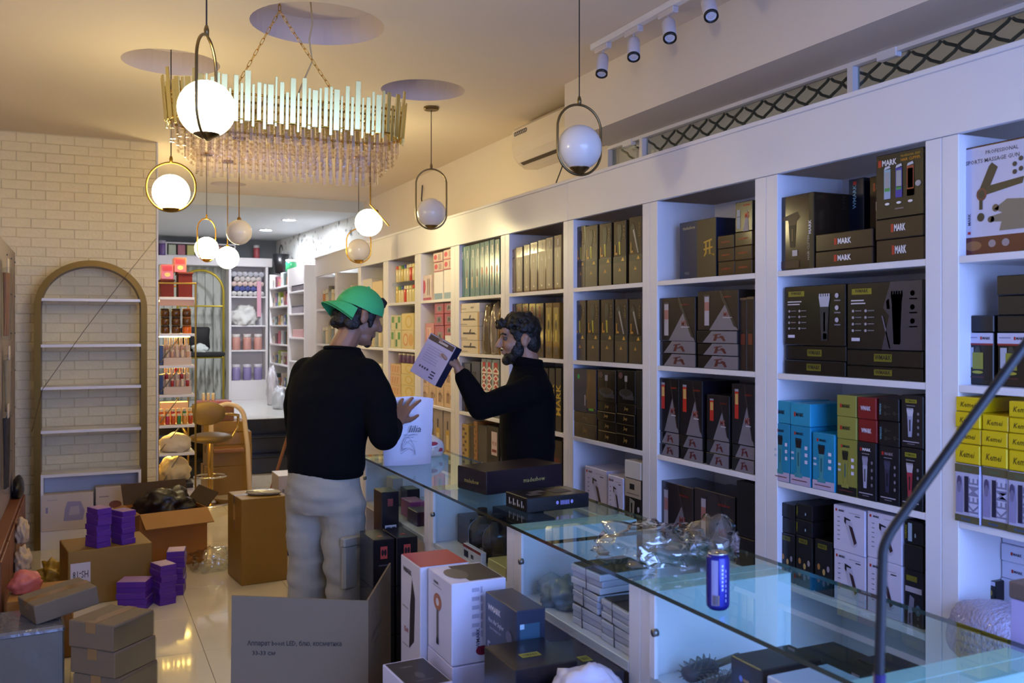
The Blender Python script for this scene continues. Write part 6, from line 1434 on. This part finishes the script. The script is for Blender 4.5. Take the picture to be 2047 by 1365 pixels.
for b_i, (a, b2) in ((9, BAYS[8]), (10, BAYS[9]), (11, BAYS[10])):
    for r_ in range(3):
        if b_i == 9 and r_ == 0: continue
        z = ROWZ[r_]
        for i in range(6):
            yy = b2 - .07 - i * (b2 - a - .12) / 5.4
            hh = .16 + .1 * random.random()
            jar('cosmetic_bottle', 'cosmetic bottle, %s from left, %s shelf, %s bay from right' % (ORD[i], ROWN[r_], BAYN[b_i - 1]), (2.49, yy, z + .001), .035, hh, ['#c8bca0', '#9aa0a0', '#d8c8a8', '#b0a890', '#8a94a0', '#d08a4a'][(i + r_ * 2 + b_i) % 6], ['#d8d0c0', '#7a7468', '#e0d8c8'][(i + b_i) % 3], 'bottle', 'cosmetic bottles in the far bays')
# silvery hair packs hanging in the sixth bay
for i in range(3):
    crumple('foil_pack', 'shiny film-wrapped hair pack, %s from left, second shelf, sixth bay' % ORD[i], 'pack', (2.47, 5.69 - i * .12, 1.411), (.1, .105, .345), mat('foil_%d' % i, ['#8a7a5c', '#a89a84', '#8a6a34'][i], .12, .35, coat=.6), 80 + i, .12, 2.2)

# ================================================================ PEOPLE
def fuse(name, mb, m, voxel, parent, smooth=5, disp=None, loc=(0, 0, 0)):
    """melt overlapping closed shapes into ONE continuous skin"""
    t = bpy.data.objects.new('t', mb.mesh('t')); COL.objects.link(t)
    r = t.modifiers.new('r', 'REMESH'); r.mode = 'VOXEL'; r.voxel_size = voxel; r.use_smooth_shade = True
    s = t.modifiers.new('s', 'SMOOTH'); s.iterations = smooth; s.factor = .5
    dg = bpy.context.evaluated_depsgraph_get(); dg.update()
    me = bpy.data.meshes.new_from_object(t.evaluated_get(dg)); bpy.data.objects.remove(t)
    if disp:
        me.update(); ns = [v.normal.copy() for v in me.vertices]
        for v, n in zip(me.vertices, ns): v.co += n * disp(v.co)
    me.materials.clear(); me.materials.append(MATS[m] if isinstance(m, str) else m)
    for p in me.polygons: p.use_smooth = True
    return link(name, me, parent, loc)
def chainr(mb, pts, n=12):
    """tapered limb through (point, radius) joints"""
    for p, r in pts: mb.sphere(p, r, 12, 8)
    for (p, r), (p2, r2) in zip(pts, pts[1:]): mb.cyl(p, p2, r, r2, n)
def head_shapes(mb, M, nose=1.0):
    S = lambda c, r: mb.sphere(c, r, 16, 12, M)
    S((0, -.012, .022), (.077, .094, .094)); S((0, .03, -.03), (.063, .062, .082)); S((0, .04, -.085), (.052, .046, .04)); S((0, .074, -.103), .021)
    S((0, .07, .045), (.055, .03, .04)); S((.036, .06, -.03), .03); S((-.036, .06, -.03), .03)
    for a, b_, r0, r1 in (((0, .089, .014), (0, .117, -.031), .0095, .0135), ((-.034, .083, .022), (.034, .083, .022), .010, .010)):
        a2, b2 = M @ Vector(a), M @ Vector(b_); mb.cyl(a2, b2, r0, r1, 10); mb.sphere(a2, r0, 10, 8); mb.sphere(b2, r1, 10, 8)
    S((.010, .103, -.036), .008); S((-.010, .103, -.036), .008)
    S((0, .090, -.060), (.022, .011, .006)); S((0, .089, -.070), (.019, .011, .007))
    for s in (-1, 1): S((s * .078, -.012, -.012), (.010, .020, .031)); S((s * .083, -.02, .006), (.008, .014, .016))
def hand(mb, wrist, f, n, side, curl, spread=.12, thumb=.7, sc=1.0):
    """palm plus five bent fingers; f finger direction, n palm normal, side +1/-1 = thumb side"""
    f = Vector(f).normalized(); n = Vector(n); n = (n - f * n.dot(f)).normalized(); s = f.cross(n) * side; w = Vector(wrist)
    L = [(.078, .030), (.084, .028), (.078, .025), (.062, .022)]
    for i in range(4):
        off = (.033 - i * .022) * sc
        k = w + f * (.092 - .004 * i * (i > 1)) * sc + s * off
        mb.sphere(w + s * off * .6, .0155 * sc, 10, 8); mb.cyl(w + s * off * .6, k, .0155 * sc, .0115 * sc, 10); mb.sphere(k, .0115 * sc, 10, 8)
        d = (f + s * spread * (1.5 - i)).normalized(); p = k; c = curl[i] if isinstance(curl, (list, tuple)) else curl
        ax = d.cross(n).normalized()
        for j, (fr, r0, r1) in enumerate(((.46, .0098, .0090), (.31, .0090, .0082), (.23, .0082, .0070))):
            d = (Matrix.Rotation(c * (.75 if j == 0 else 1.0), 3, ax) @ d).normalized()
            e = p + d * L[i][0] * fr * 1.12 * sc; mb.cyl(p, e, r0 * sc, r1 * sc, 10); mb.sphere(e, r1 * sc, 10, 8); p = e
    mb.sphere(w + f * .045 * sc, (.034 * sc), 12, 8) if False else None
    b0 = w + f * .022 * sc + s * .024 * sc; d = (f * .62 + s * thumb + n * .35).normalized(); e = b0 + d * .042 * sc
    mb.sphere(b0, .016 * sc, 10, 8); mb.cyl(b0, e, .0155 * sc, .0115 * sc, 10); mb.sphere(e, .0115 * sc, 10, 8)
    d2 = (d * .8 + f * .45).normalized(); e2 = e + d2 * .032 * sc; mb.cyl(e, e2, .0112 * sc, .0095 * sc, 10); mb.sphere(e2, .0095 * sc, 10, 8)
    d3 = (d2 + f * .35).normalized(); e3 = e2 + d3 * .024 * sc; mb.cyl(e2, e3, .0093 * sc, .0078 * sc, 10); mb.sphere(e3, .0078 * sc, 10, 8)
def fold(amp, sx, sz, seed):
    return lambda c: amp * (noise.noise(Vector((c.x * sx + seed, c.y * sx, c.z * sz))) + .5 * noise.noise(Vector((c.x * sx * 2.3, c.y * sx * 2.3 + seed, c.z * sz * 2.6))))
mat('skin_a', '#8f654c', .5, noise_amt=.05, noise_scale=20); mat('skin_b', '#a07860', .5, noise_amt=.05, noise_scale=20)
mat('hair_dark', '#0e0a09', .55, bump=.6, bump_scale=90)
mat('knit_black', '#050508', .95, spec=.15, noise_amt=.15, noise_scale=30, bump=.15, bump_scale=200)
mat('trouser_grey', '#989284', .85, noise_amt=.05, noise_scale=12, bump=.12, bump_scale=160)
mat('cap_green', '#3db06a', .75, bump=.15, bump_scale=180)
mat('shoe', '#2a2a2c', .6)

# ---- customer seen from behind
pa = thing('person', 'man in green backwards cap, black sweatshirt and grey cargo trousers', 'person', (.936, 3.92, 0), math.radians(-52))
HA = Matrix.Translation((.045, .175, 1.638)) @ Matrix.Rotation(math.radians(-26), 4, 'Z') @ Matrix.Rotation(math.radians(-17), 4, 'X')
b = MB(); head_shapes(b, HA)
chainr(b, [((.03, .135, 1.57), .053), ((.01, .10, 1.50), .056), ((0, .075, 1.42), .068)])
b.loft([((0, 0, .86), .11, .08), ((0, 0, 1.0), .12, .085), ((0, .02, 1.2), .14, .095), ((0, .06, 1.36), .14, .085), ((0, .08, 1.44), .08, .06)], 16)
RA = [((.155, .07, 1.40), .042), ((.262, .05, 1.145), .040), ((.235, .13, 1.16), .040), ((.200, .225, 1.165), .027)]
LA = [((-.155, .07, 1.40), .042), ((-.235, .11, 1.14), .040), ((-.14, .22, 1.14), .038), ((-.06, .30, 1.15), .027)]
chainr(b, RA); chainr(b, LA)
hand(b, (.200, .228, 1.167), (-.10, .70, .62), (-.5, .75, -.55), -1, [.10, .16, .22, .30], .22, .6)
hand(b, (-.06, .302, 1.15), (.45, .85, .15), (.75, -.3, -.2), -1, [.35, .4, .45, .5], .08, .6)
for s in (-1, 1): chainr(b, [((s * .08, 0, .86), .06), ((s * .098, .01, .48), .055), ((s * .10, -.02, .10), .040)]); b.sphere((s * .105, .05, .05), (.04, .11, .035), 14, 10)
fuse('body', b, 'skin_a', .005, pa, 3)
b = MB()
b.loft([((0, -.002, .965), .172, .128), ((0, -.002, .985), .180, .135), ((0, .0, 1.06), .186, .143), ((0, .012, 1.16), .190, .146), ((0, .035, 1.28), .206, .146), ((0, .06, 1.37), .216, .132), ((0, .072, 1.42), .168, .110), ((.004, .085, 1.468), .108, .092), ((.008, .094, 1.490), .084, .080)], 28)
chainr(b, [((.155, .07, 1.375), .082), ((.235, .06, 1.26), .074), ((.268, .05, 1.13), .066), ((.238, .12, 1.138), .058), ((.208, .195, 1.155), .045)])
chainr(b, [((-.155, .07, 1.375), .082), ((-.208, .085, 1.26), .074), ((-.238, .11, 1.135), .066), ((-.15, .21, 1.14), .056), ((-.08, .28, 1.148), .045)])
fuse('sweatshirt', b, 'knit_black', .009, pa, 14, fold(.007, 5, 9, 3))
b = MB(); b.loft([((0, .085, 1.505), .078, .080), ((.003, .092, 1.535), .068, .070)], 24)
q = MB().use('knit_black'); q.smooth = True; q.tube([(.009 + .073 * math.cos(a), .100 + .073 * math.sin(a), 1.492 - .008 * math.sin(a)) for a in [2 * PI * i / 30 for i in range(30)]], .009, 8, closed=True); q.build('neck_rib', parent=pa)
q = MB().use('knit_black'); q.smooth = True; q.loft([((0, -.002, .955), .166, .122), ((0, -.002, .962), .174, .13), ((0, -.002, 1.0), .176, .132), ((0, -.002, 1.005), .17, .126)], 30); q.build('hem_rib', parent=pa)
b = MB()
b.loft([((0, -.005, .80), .165, .125), ((0, -.012, .88), .176, .138), ((0, -.005, .95), .168, .128), ((0, 0, 1.0), .160, .12)], 24)
chainr(b, [((-.088, -.005, .84), .098), ((-.098, .0, .62), .092), ((-.100, .005, .44), .086), ((-.100, -.015, .24), .086), ((-.10, -.02, .075), .086)], 16)
chainr(b, [((.088, -.005, .84), .100), ((.105, .01, .62), .098), ((.118, .02, .44), .096), ((.112, -.02, .24), .092), ((.108, -.03, .075), .088)], 16)
fuse('trousers', b, 'trouser_grey', .008, pa, 6, fold(.017, 4, 10, 8))
pk = MB(); pk.smooth = True
pkM = Matrix.Translation((.186, -.03, .62)) @ Matrix.Rotation(math.radians(-14), 4, 'Z')
MB().use('trouser_grey').bbox(-.016, .012, -.075, .075, -.11, .07, .008, pkM).build('cargo_pocket', parent=pa)
MB().use('trouser_grey').bbox(-.014, .017, -.08, .08, .065, .105, .006, pkM).build('pocket_flap', parent=pa)
for s in (-1, 1):
    q = MB(); q.loft([((s * .105, .02, .001), .048, .135), ((s * .105, .02, .03), .05, .138), ((s * .105, .01, .065), .045, .12), ((s * .105, -.03, .10), .042, .065)], 18); q.use('shoe'); q.mats = [MATS['shoe']]; q.smooth = True; q.fm = [0] * len(q.f); q.build('shoe', parent=pa, smooth=True)
# hair under the cap
b = MB(); S = lambda c, r: b.sphere(c, r, 12, 8, HA)
S((0, -.03, .0), (.080, .083, .07)); S((0, -.075, -.035), (.060, .035, .045)); S((.05, -.05, -.04), (.03, .04, .04)); S((-.05, -.05, -.04), (.03, .04, .04))
random.seed(4)
for k in range(60):
    a = random.uniform(PI * 1.02, PI * 1.98); z = random.uniform(-.070, -.015)
    S((.074 * math.cos(a), -.03 + .078 * math.sin(a), z), random.uniform(.011, .017))
for s in (-1, 1): S((s * .073, .02, .005), (.012, .025, .03)); S((s * .07, .03, -.02), (.010, .012, .03))
fuse('hair', b, 'hair_dark', .005, pa, 2)
b = MB()
for k in range(14): b.sphere((random.uniform(-.016, .016), .088 + random.uniform(-.008, .016), .088 + random.uniform(-.014, .016)), .012, 8, 6, HA)
fuse('hair_tuft', b, 'hair_dark', .004, pa, 1)
b = MB(); b.sphere((0, .05, -.085), (.048, .038, .032), 12, 8, HA); b.sphere((0, .074, -.108), .019, 12, 8, HA); b.sphere((0, .094, -.053), (.02, .006, .004), 10, 6, HA)
fuse('beard', b, 'hair_dark', .004, pa, 3)
# cap
cp = MB().use('cap_green'); cp.smooth = True; n, m_ = 36, 9; vs = []; fs = []
for j in range(m_ + 1):
    ph = (PI / 2) * j / m_
    for i in range(n):
        a = 2 * PI * i / n
        bump_ = 1 + .012 * abs(math.cos(3 * a)) * math.cos(ph)
        low = -.012 if math.sin(a) < .2 else -.012 + .030 * (math.sin(a) - .2)
        vs.append((.092 * math.cos(ph) * math.cos(a) * bump_, -.012 + .110 * math.cos(ph) * math.sin(a) * bump_, .026 + .106 * math.sin(ph) + low * (1 - j / m_)))
for j in range(m_):
    for i in range(n): fs.append((j * n + i, j * n + (i + 1) % n, (j + 1) * n + (i + 1) % n, (j + 1) * n + i))
capM = HA @ Matrix.Rotation(math.radians(-9), 4, 'X')
cp.add(vs, fs, capM); cap = cp.build('cap', parent=pa)
bm_ = MB().use('cap_green'); bm_.smooth = True; vs = []; fs = []; nb, mb_ = 18, 5
for s in (0, 1):
    for j in range(mb_ + 1):
        for i in range(nb + 1):
            a = PI * 1.14 + (PI * .72) * i / nb; u = (i / nb - .5) * 2; t = j / mb_
            r_ = 1 + t * (.62 * (1 - u * u * .75))
            vs.append((.088 * math.cos(a) * (1 + .10 * t), -.012 + .106 * math.sin(a) * r_, .018 - .042 * t - .026 * u * u * (.4 + .6 * t) - .003 * s))
N_ = (nb + 1) * (mb_ + 1)
for s in (0, 1):
    for j in range(mb_):
        for i in range(nb):
            f = (s * N_ + j * (nb + 1) + i, s * N_ + j * (nb + 1) + i + 1, s * N_ + (j + 1) * (nb + 1) + i + 1, s * N_ + (j + 1) * (nb + 1) + i); fs.append(f if s else f[::-1])
for i in range(nb): a = mb_ * (nb + 1) + i; fs.append((a, a + 1, N_ + a + 1, N_ + a))
bm_.add(vs, fs, capM); bm_.build('cap_brim', parent=cap)
q = MB().use('cap_green'); q.smooth = True; q.sphere((0, -.012, .133), (.008, .008, .005), 10, 6, capM); q.build('cap_button', parent=cap)
gv, gf, gw = glyphs('LEXI', .02)
q = MB().use(paint('#8fb8a0', .6)); q.add([((.03 - 0) * 0 + x * .018 * 1.0, 0, z * .018) for x, z in gv], gf, capM @ Matrix.Translation((.018, -.1245, .060)) @ Matrix.Rotation(math.radians(-24), 4, 'X')); q.build('cap_lettering', parent=cap)

# ---- shop assistant behind the counter
pb = thing('person', 'bearded man in black jacket behind the counter handing over a box', 'person', (2.05, 4.27, 0), math.radians(67))
HB = Matrix.Translation((0, .03, 1.53)) @ Matrix.Rotation(math.radians(6), 4, 'Z') @ Matrix.Rotation(math.radians(-3), 4, 'X')
b = MB(); head_shapes(b, HB)
chainr(b, [((0, .0, 1.46), .054), ((0, -.02, 1.39), .058), ((0, -.02, 1.30), .07)])
b.loft([((0, 0, .82), .11, .08), ((0, 0, .95), .12, .085), ((0, -.01, 1.1), .14, .095), ((0, -.015, 1.25), .14, .085), ((0, -.015, 1.33), .08, .06)], 16)
chainr(b, [((-.15, -.01, 1.265), .042), ((-.205, .235, 1.195), .043), ((-.20, .28, 1.28), .038), ((-.185, .335, 1.375), .027)])
chainr(b, [((.15, -.01, 1.265), .042), ((.20, -.03, 1.0), .043), ((.20, .03, .80), .027)])
hand(b, (-.185, .337, 1.378), (.10, .38, .85), (.15, .85, -.35), 1, [.12, .55, .65, .7], .10, .75)
hand(b, (.20, .032, .797), (0, .15, -1), (-1, 0, 0), 1, .35, .05, .5)
for s in (-1, 1): chainr(b, [((s * .08, 0, .82), .06), ((s * .095, .01, .46), .055), ((s * .10, -.02, .10), .040)]); b.sphere((s * .10, .05, .05), (.04, .11, .035), 14, 10)
fuse('body', b, 'skin_b', .005, pb, 3)
b = MB()
b.loft([((0, -.005, .88), .18, .135), ((0, -.008, .98), .182, .142), ((0, -.01, 1.1), .188, .145), ((0, -.012, 1.2), .195, .142), ((0, -.015, 1.28), .185, .125), ((0, -.015, 1.335), .14, .10), ((0, -.012, 1.375), .085, .085), ((0, -.008, 1.41), .068, .072)], 28)
chainr(b, [((-.16, -.01, 1.27), .078), ((-.19, .10, 1.235), .07), ((-.208, .235, 1.19), .060), ((-.20, .27, 1.27), .053), ((-.188, .315, 1.345), .043)])
chainr(b, [((.16, -.01, 1.27), .078), ((.19, -.02, 1.13), .07), ((.205, -.03, 1.0), .062), ((.205, .015, .84), .046)])
fuse('jacket', b, 'knit_black', .009, pb, 8, fold(.006, 5, 9, 21))
q = MB().use('knit_black'); q.smooth = True
q.loft([((0, -.012, 1.385), .072, .076), ((0, -.010, 1.40), .078, .084, Matrix.Rotation(.12, 3, 'X')), ((0, -.006, 1.432), .074, .082, Matrix.Rotation(.16, 3, 'X')), ((0, -.006, 1.434), .066, .074, Matrix.Rotation(.16, 3, 'X'))], 26); q.build('jacket_collar', parent=pb)
b = MB(); b.loft([((0, 0, .78), .16, .12), ((0, 0, .92), .165, .125)], 20)
for s in (-1, 1): chainr(b, [((s * .09, 0, .82), .095), ((s * .1, .0, .45), .08), ((s * .1, -.02, .08), .075)])
fuse('trousers', b, mat('trouser_black', '#121216', .85), .01, pb, 6, fold(.006, 4, 10, 5))
for s in (-1, 1):
    q = MB().use('shoe'); q.smooth = True; q.loft([((s * .10, .02, .001), .048, .135), ((s * .10, .02, .03), .05, .138), ((s * .10, .01, .065), .045, .12), ((s * .10, -.03, .10), .042, .065)], 18); q.build('shoe', parent=pb)
b = MB(); random.seed(14)
b.sphere((0, -.022, .035), (.080, .090, .088), 16, 12, HB); b.sphere((0, -.055, -.02), (.070, .055, .07), 14, 10, HB)
for k in range(210):
    u = random.uniform(-1, 1); a = random.uniform(0, 2 * PI); z = random.uniform(.035, .125)
    rr_ = math.sqrt(max(.02, 1 - ((z - .02) / .115) ** 2))
    y = -.012 + (.100 if math.sin(a) > 0 else .092) * rr_ * math.sin(a); x = .080 * rr_ * math.cos(a)
    if y > .05 and z < .055: z += .03
    b.sphere((x, y, z), random.uniform(.011, .019), 8, 6, HB)
for k in range(26): b.sphere((random.uniform(-.05, .05), random.uniform(.075, .108), random.uniform(.062, .10)), random.uniform(.009, .015), 8, 6, HB)
for s in (-1, 1): b.sphere((s * .071, .015, .02), (.010, .03, .035), 10, 8, HB)
fuse('hair', b, 'hair_dark', .0045, pb, 1)
b = MB(); S = lambda c, r: b.sphere(c, r, 14, 10, HB)
S((0, .040, -.088), (.056, .050, .043)); S((0, .074, -.108), (.032, .026, .026)); S((.05, .022, -.055), (.017, .035, .045)); S((-.05, .022, -.055), (.017, .035, .045)); S((0, .098, -.0535), (.025, .008, .0055))
for s in (-1, 1): S((s * .064, .012, -.02), (.008, .018, .035))
fuse('beard', b, 'hair_dark', .004, pb, 3, lambda c: .0015 * noise.noise(c * 90))
for s in (-1, 1):
    q = MB().use(mat('eye_white', '#5a5450', .6, spec=.1)); q.smooth = True; q.sphere((s * .032, .0775, .003), .0112, 14, 10, HB); e = q.build('eye', parent=pb)
    q = MB().use(mat('iris_dark', '#120b08', .5, spec=.1)); q.smooth = True; q.sphere((s * .0335, .0835, .003), .0066, 12, 8, HB); q.build('iris', parent=e)
    q = MB().use('hair_dark'); q.smooth = True; q.tube([tuple(HB @ Vector(p)) for p in ((s * .014, .0945, .026), (s * .034, .0925, .031), (s * .055, .077, .024))], .0042, 6); q.build('eyebrow', parent=pb)
# box in his hand
def t_held(P):
    P.r(.02, .86, .98, .985, '#4a3a34'); P.r(.4, .9, .75, .95, '#b8a8a0')
    lines(P, .15, .85, .74, 7, .06, .012, '#8f86a0')
    for i in range(4): P.r(.18 + i * .1, .2, .24 + i * .1, .25, '#4a4456')
    for i in range(3): P.r(.66, .08 + i * .07, .82, .11 + i * .07, '#3a3446')
hb = plain_box('handed_box', 'pale lilac box with printed text held out over the counter', 'box', (0, 0, 0), .165, .065, .215, '#b0a6bc', 0, .4, (('front', t_held),))
hb.data = hb.data.copy(); hb.data.materials[0] = mat('held_box', '#26263c', .35)
P = Print(.138, .193)
Rv = Vector((.901, -.433, 0)); Fv = Vector((.433, .901, 0))
base = Matrix((Rv, Fv, Vector((0, 0, 1)))).transposed().to_4x4()
roll = Matrix.Rotation(math.radians(31), 4, 'Y'); yaw = Matrix.Rotation(math.radians(-22), 4, 'Z'); pit = Matrix.Rotation(math.radians(-14), 4, 'X')
Mh = Matrix.Translation((1.565, 4.275, 1.425)) @ base @ pit @ yaw @ roll @ Matrix.Translation((0, 0, -.1075))
hb.matrix_world = Mh
q = MB().use(paint('#b0a6bc', .4)); q.box(-.082, .082, -.0004, 0, .001, .214); q.build('front_panel', parent=hb, loc=(0, -.0325, 0))
